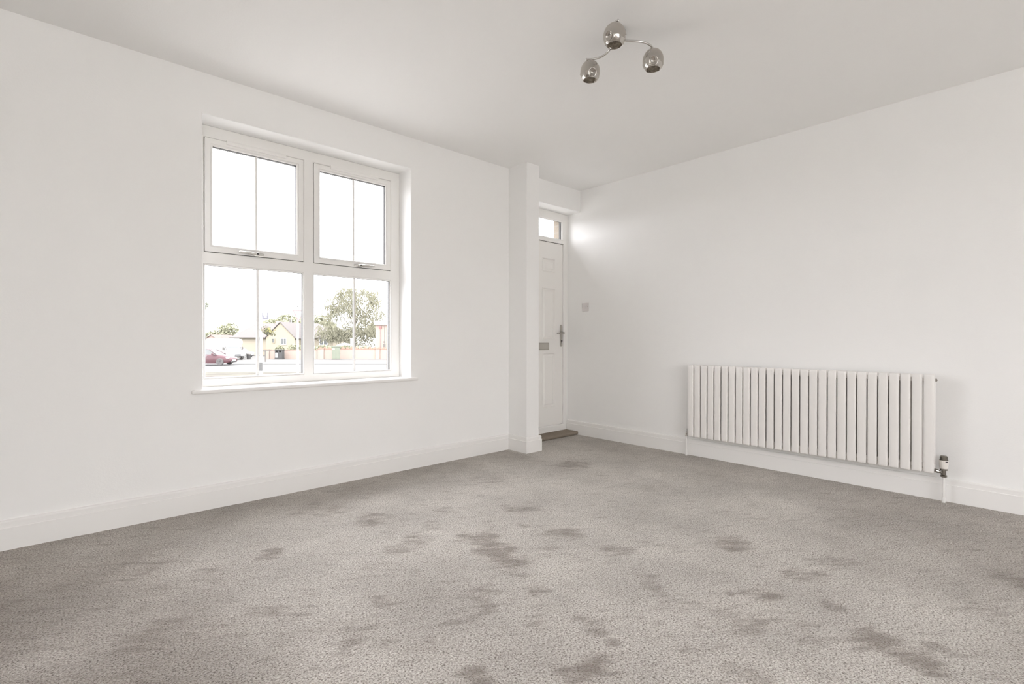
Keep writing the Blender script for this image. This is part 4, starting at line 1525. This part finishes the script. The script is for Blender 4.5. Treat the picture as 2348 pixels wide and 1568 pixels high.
def car(name, label, a, b, heading, paint, sc=1.0):
    """saloon/hatchback, nose along local +x"""
    c = tag(empty(name, E(a, b), RZ + heading), label, 'car')
    L, Wd = 4.15 * sc, 0.87 * sc
    # body lower: cross sections along x  (x, z_bottom, z_shoulder, halfwidth)
    S = [(-2.07, .42, .80, .62), (-2.0, .26, .95, .78), (-1.6, .20, .98, .85), (-.8, .18, .95, .87), (0.2, .18, .93, .87), (0.85, .18, .92, .87),
         (1.35, .19, .84, .85), (1.75, .20, .74, .80), (1.98, .24, .64, .70), (2.07, .34, .52, .58)]
    secs = []
    for x, zb, zs, w in S:
        x, zb, zs, w = x * sc, zb * sc, zs * sc, w * sc
        secs.append([(x, -w * .93, zb), (x, -w, zb + (zs - zb) * .35), (x, -w * .97, zb + (zs - zb) * .8), (x, -w * .86, zs), (x, 0, zs + 0.04 * sc),
                     (x, w * .86, zs), (x, w * .97, zb + (zs - zb) * .8), (x, w, zb + (zs - zb) * .35), (x, w * .93, zb)])
    bm = bmesh.new()
    loft(bm, secs)
    body = obj('car_body', bm, paint, c, smooth=True, auto=50)
    # glasshouse
    G = [(-1.95, .92, .60), (-1.45, 1.38, .56), (-.7, 1.45, .57), (0.0, 1.43, .56), (0.25, 1.34, .57), (0.95, .93, .66)]
    secs = []
    for x, zt, w in G:
        x, zt, w = x * sc, zt * sc, w * sc
        secs.append([(x, -w * 1.28, .86 * sc), (x, -w, zt), (x, 0, zt + .03 * sc), (x, w, zt), (x, w * 1.28, .86 * sc)])
    bm = bmesh.new()
    loft(bm, secs)
    obj('glasshouse', bm, mat('car_glass', (0.055, 0.06, 0.058), 0.15, spec=0.5), c, smooth=True, auto=40)
    bm = bmesh.new()
    R_ = [(-1.42, 1.40, .55), (-.7, 1.475, .57), (0.0, 1.455, .56), (0.22, 1.375, .565)]
    secs = []
    for x, zt, w in R_:
        x, zt, w = x * sc, zt * sc, w * sc
        secs.append([(x, -w * 1.02, zt - .04 * sc), (x, -w * .9, zt), (x, 0, zt + .03 * sc), (x, w * .9, zt), (x, w * 1.02, zt - .04 * sc)])
    loft(bm, secs)
    obj('roof', bm, paint, c, smooth=True, auto=50)
    for s in (-1, 1):
        for x0_, x1_, z0_, z1_ in ((0.24, 0.98, 1.38, 0.93), (-0.52, -0.52, 1.44, 0.9), (-1.42, -1.95, 1.40, 0.95)):
            bm = bmesh.new()
            bm_tube(bm, [(x0_ * sc, s * .57 * sc, z0_ * sc), (x1_ * sc, s * .80 * sc, z1_ * sc)], 0.03 * sc, 6)
            obj('pillar', bm, paint, c)
        bm = bmesh.new()
        bm_box(bm, 1.70 * sc, 1.98 * sc, min(s * .50 * sc, s * .765 * sc), max(s * .50 * sc, s * .765 * sc), .56 * sc, .68 * sc)
        obj('headlight', bm, mat('lamp_lens', (0.25, 0.25, 0.25), 0.15), c, bevel=0.03)
        bm = bmesh.new()
        bm_box(bm, .62 * sc, .78 * sc, min(s * .86 * sc, s * 1.0 * sc), max(s * .86 * sc, s * 1.0 * sc), .92 * sc, 1.04 * sc)
        obj('door_mirror', bm, paint, c, bevel=0.03)
        for x in (-1.25, 1.28):
            wheel(c, x * sc, s * .80 * sc, .31 * sc, s)
        for x in (-.5, .1):
            bm = bmesh.new()
            bm_box(bm, x * sc, (x + .14) * sc, min(s * .855 * sc, s * .885 * sc), max(s * .855 * sc, s * .885 * sc), .80 * sc, .83 * sc)
            obj('door_handle', bm, mat('lamp_lens', (0.25, 0.25, 0.25), 0.15), c)
    bm = bmesh.new()
    bm_box(bm, 1.9 * sc, 2.085 * sc, -.52 * sc, .52 * sc, .26 * sc, .36 * sc)
    obj('bumper_grille', bm, M_BLACK, c, bevel=0.02)
    bm = bmesh.new()
    bm_box(bm, 2.07 * sc, 2.095 * sc, -.26 * sc, .26 * sc, .38 * sc, .49 * sc)
    obj('number_plate', bm, M_WHITE, c)
    bm = bmesh.new()
    bm_box(bm, -1.0 * sc, 1.0 * sc, -.72 * sc, .72 * sc, .16 * sc, .30 * sc)
    obj('underbody', bm, M_BLACK, c)
    return c


RED = mat('wine_red_paint', (0.056, 0.024, 0.028), 0.45, var=0.04, spec=0.25)
WPT = mat('white_car_paint', (0.22, 0.22, 0.215), 0.3, var=0.02)
car('red_car', 'dark red car driving right past the window on the road', pxa(541, 43.8) - 2.3, 43.8, R(3), RED)
car('white_car', 'white car parked in front of the bungalow behind the white van', pxa(580, 61) - 2.0, 61, R(-8), WPT, 0.95)

# white van, nose toward the camera's right
VB = 54.5
van = tag(empty('motorhome', E(pxa(519, VB) - 0.75, VB + 1.3), RZ + R(-34)), 'white motorhome with overhanging roof parked behind the red car', 'motorhome')
S = [(-2.6, .45, 2.20, .92), (-2.5, .40, 2.34, .98), (0.7, .40, 2.34, .98), (1.55, 1.70, 2.26, .96), (1.72, 1.80, 2.08, .90)]
secs = []
for x, zb, zs, w in S:
    secs.append([(x, -w * .97, zb), (x, -w, zb + .06), (x, -w, zs - .12), (x, -w * .93, zs - .02), (x, 0, zs),
                 (x, w * .93, zs - .02), (x, w, zs - .12), (x, w, zb + .06), (x, w * .97, zb)])
bm = bmesh.new()
loft(bm, secs)
obj('motorhome_body', bm, M_WHITE, van, smooth=True, auto=35)
S = [(0.2, .36, 1.74, .90), (1.15, .36, 1.72, .90), (1.62, .36, 1.10, .90), (2.15, .36, 0.98, .87), (2.38, .40, .84, .80), (2.46, .46, .70, .72)]
secs = []
for x, zb, zs, w in S:
    k_ = .86 if zs > 1.4 else .93
    secs.append([(x, -w * .96, zb), (x, -w, zb + .25), (x, -w, min(zs, 1.0) - .05), (x, -w * k_, zs - .03), (x, 0, zs),
                 (x, w * k_, zs - .03), (x, w, min(zs, 1.0) - .05), (x, w, zb + .25), (x, w * .96, zb)])
bm = bmesh.new()
loft(bm, secs)
obj('cab', bm, M_WHITE, van, smooth=True, auto=35)
M_WSC = mat('windscreen', (0.155, 0.165, 0.165), 0.3, spec=0.3)
bm = bmesh.new()
A = [bm.verts.new(p) for p in ((1.17, -.74, 1.68), (1.17, .74, 1.68), (1.60, .82, 1.12), (1.60, -.82, 1.12))]
B = [bm.verts.new((v.co.x + .03, v.co.y, v.co.z + .025)) for v in A]
bm.faces.new(A)
bm.faces.new(B[::-1])
for i in range(4):
    bm.faces.new((A[i], B[i], B[(i + 1) % 4], A[(i + 1) % 4]))
obj('windscreen', bm, M_WSC, van)
for p, q in (((1.17, -.75, 1.68), (1.61, -.83, 1.12)), ((1.17, .75, 1.68), (1.61, .83, 1.12)), ((1.17, -.75, 1.69), (1.17, .75, 1.69))):
    bm = bmesh.new()
    bm_tube(bm, [Vector(p) + Vector((.03, 0, .02)), Vector(q) + Vector((.03, 0, .02))], 0.028, 6)
    obj('windscreen_trim', bm, M_GUTTER, van)
for s in (-1, 1):
    bm = bmesh.new()
    pts = [(0.72, 1.06), (1.45, 1.06), (1.12, 1.62), (0.72, 1.62)]
    y_ = s * 0.905
    bm_prism(bm, pts, 'y', min(y_ - .01 * s, y_ + .02 * s), max(y_ - .01 * s, y_ + .02 * s))
    obj('side_window', bm, mat('van_side_glass', (0.06, 0.065, 0.06), 0.3, spec=0.3), van)
    bm = bmesh.new()
    bm_box(bm, 1.36, 1.48, min(s * .98, s * 1.12), max(s * .98, s * 1.12), 1.12, 1.42)
    obj('door_mirror', bm, M_GUTTER, van, bevel=0.02)
    bm = bmesh.new()
    bm_box(bm, 2.22, 2.42, min(s * .52, s * .80), max(s * .52, s * .80), .62, .80)
    obj('headlight', bm, mat('lamp_lens', (0.25, 0.25, 0.25), 0.15), van, bevel=0.04)
    for x in (-1.7, 1.55):
        wheel(van, x, s * .86, .34, s)
bm = bmesh.new()
bm_box(bm, 2.34, 2.49, -.34, .34, .40, .64)
obj('grille', bm, mat('van_grille', (0.075, 0.075, 0.075), 0.5), van, bevel=0.02)
bm = bmesh.new()
bm_box(bm, 2.44, 2.50, -.28, .28, .22, .33)
obj('number_plate', bm, M_GUTTER, van)
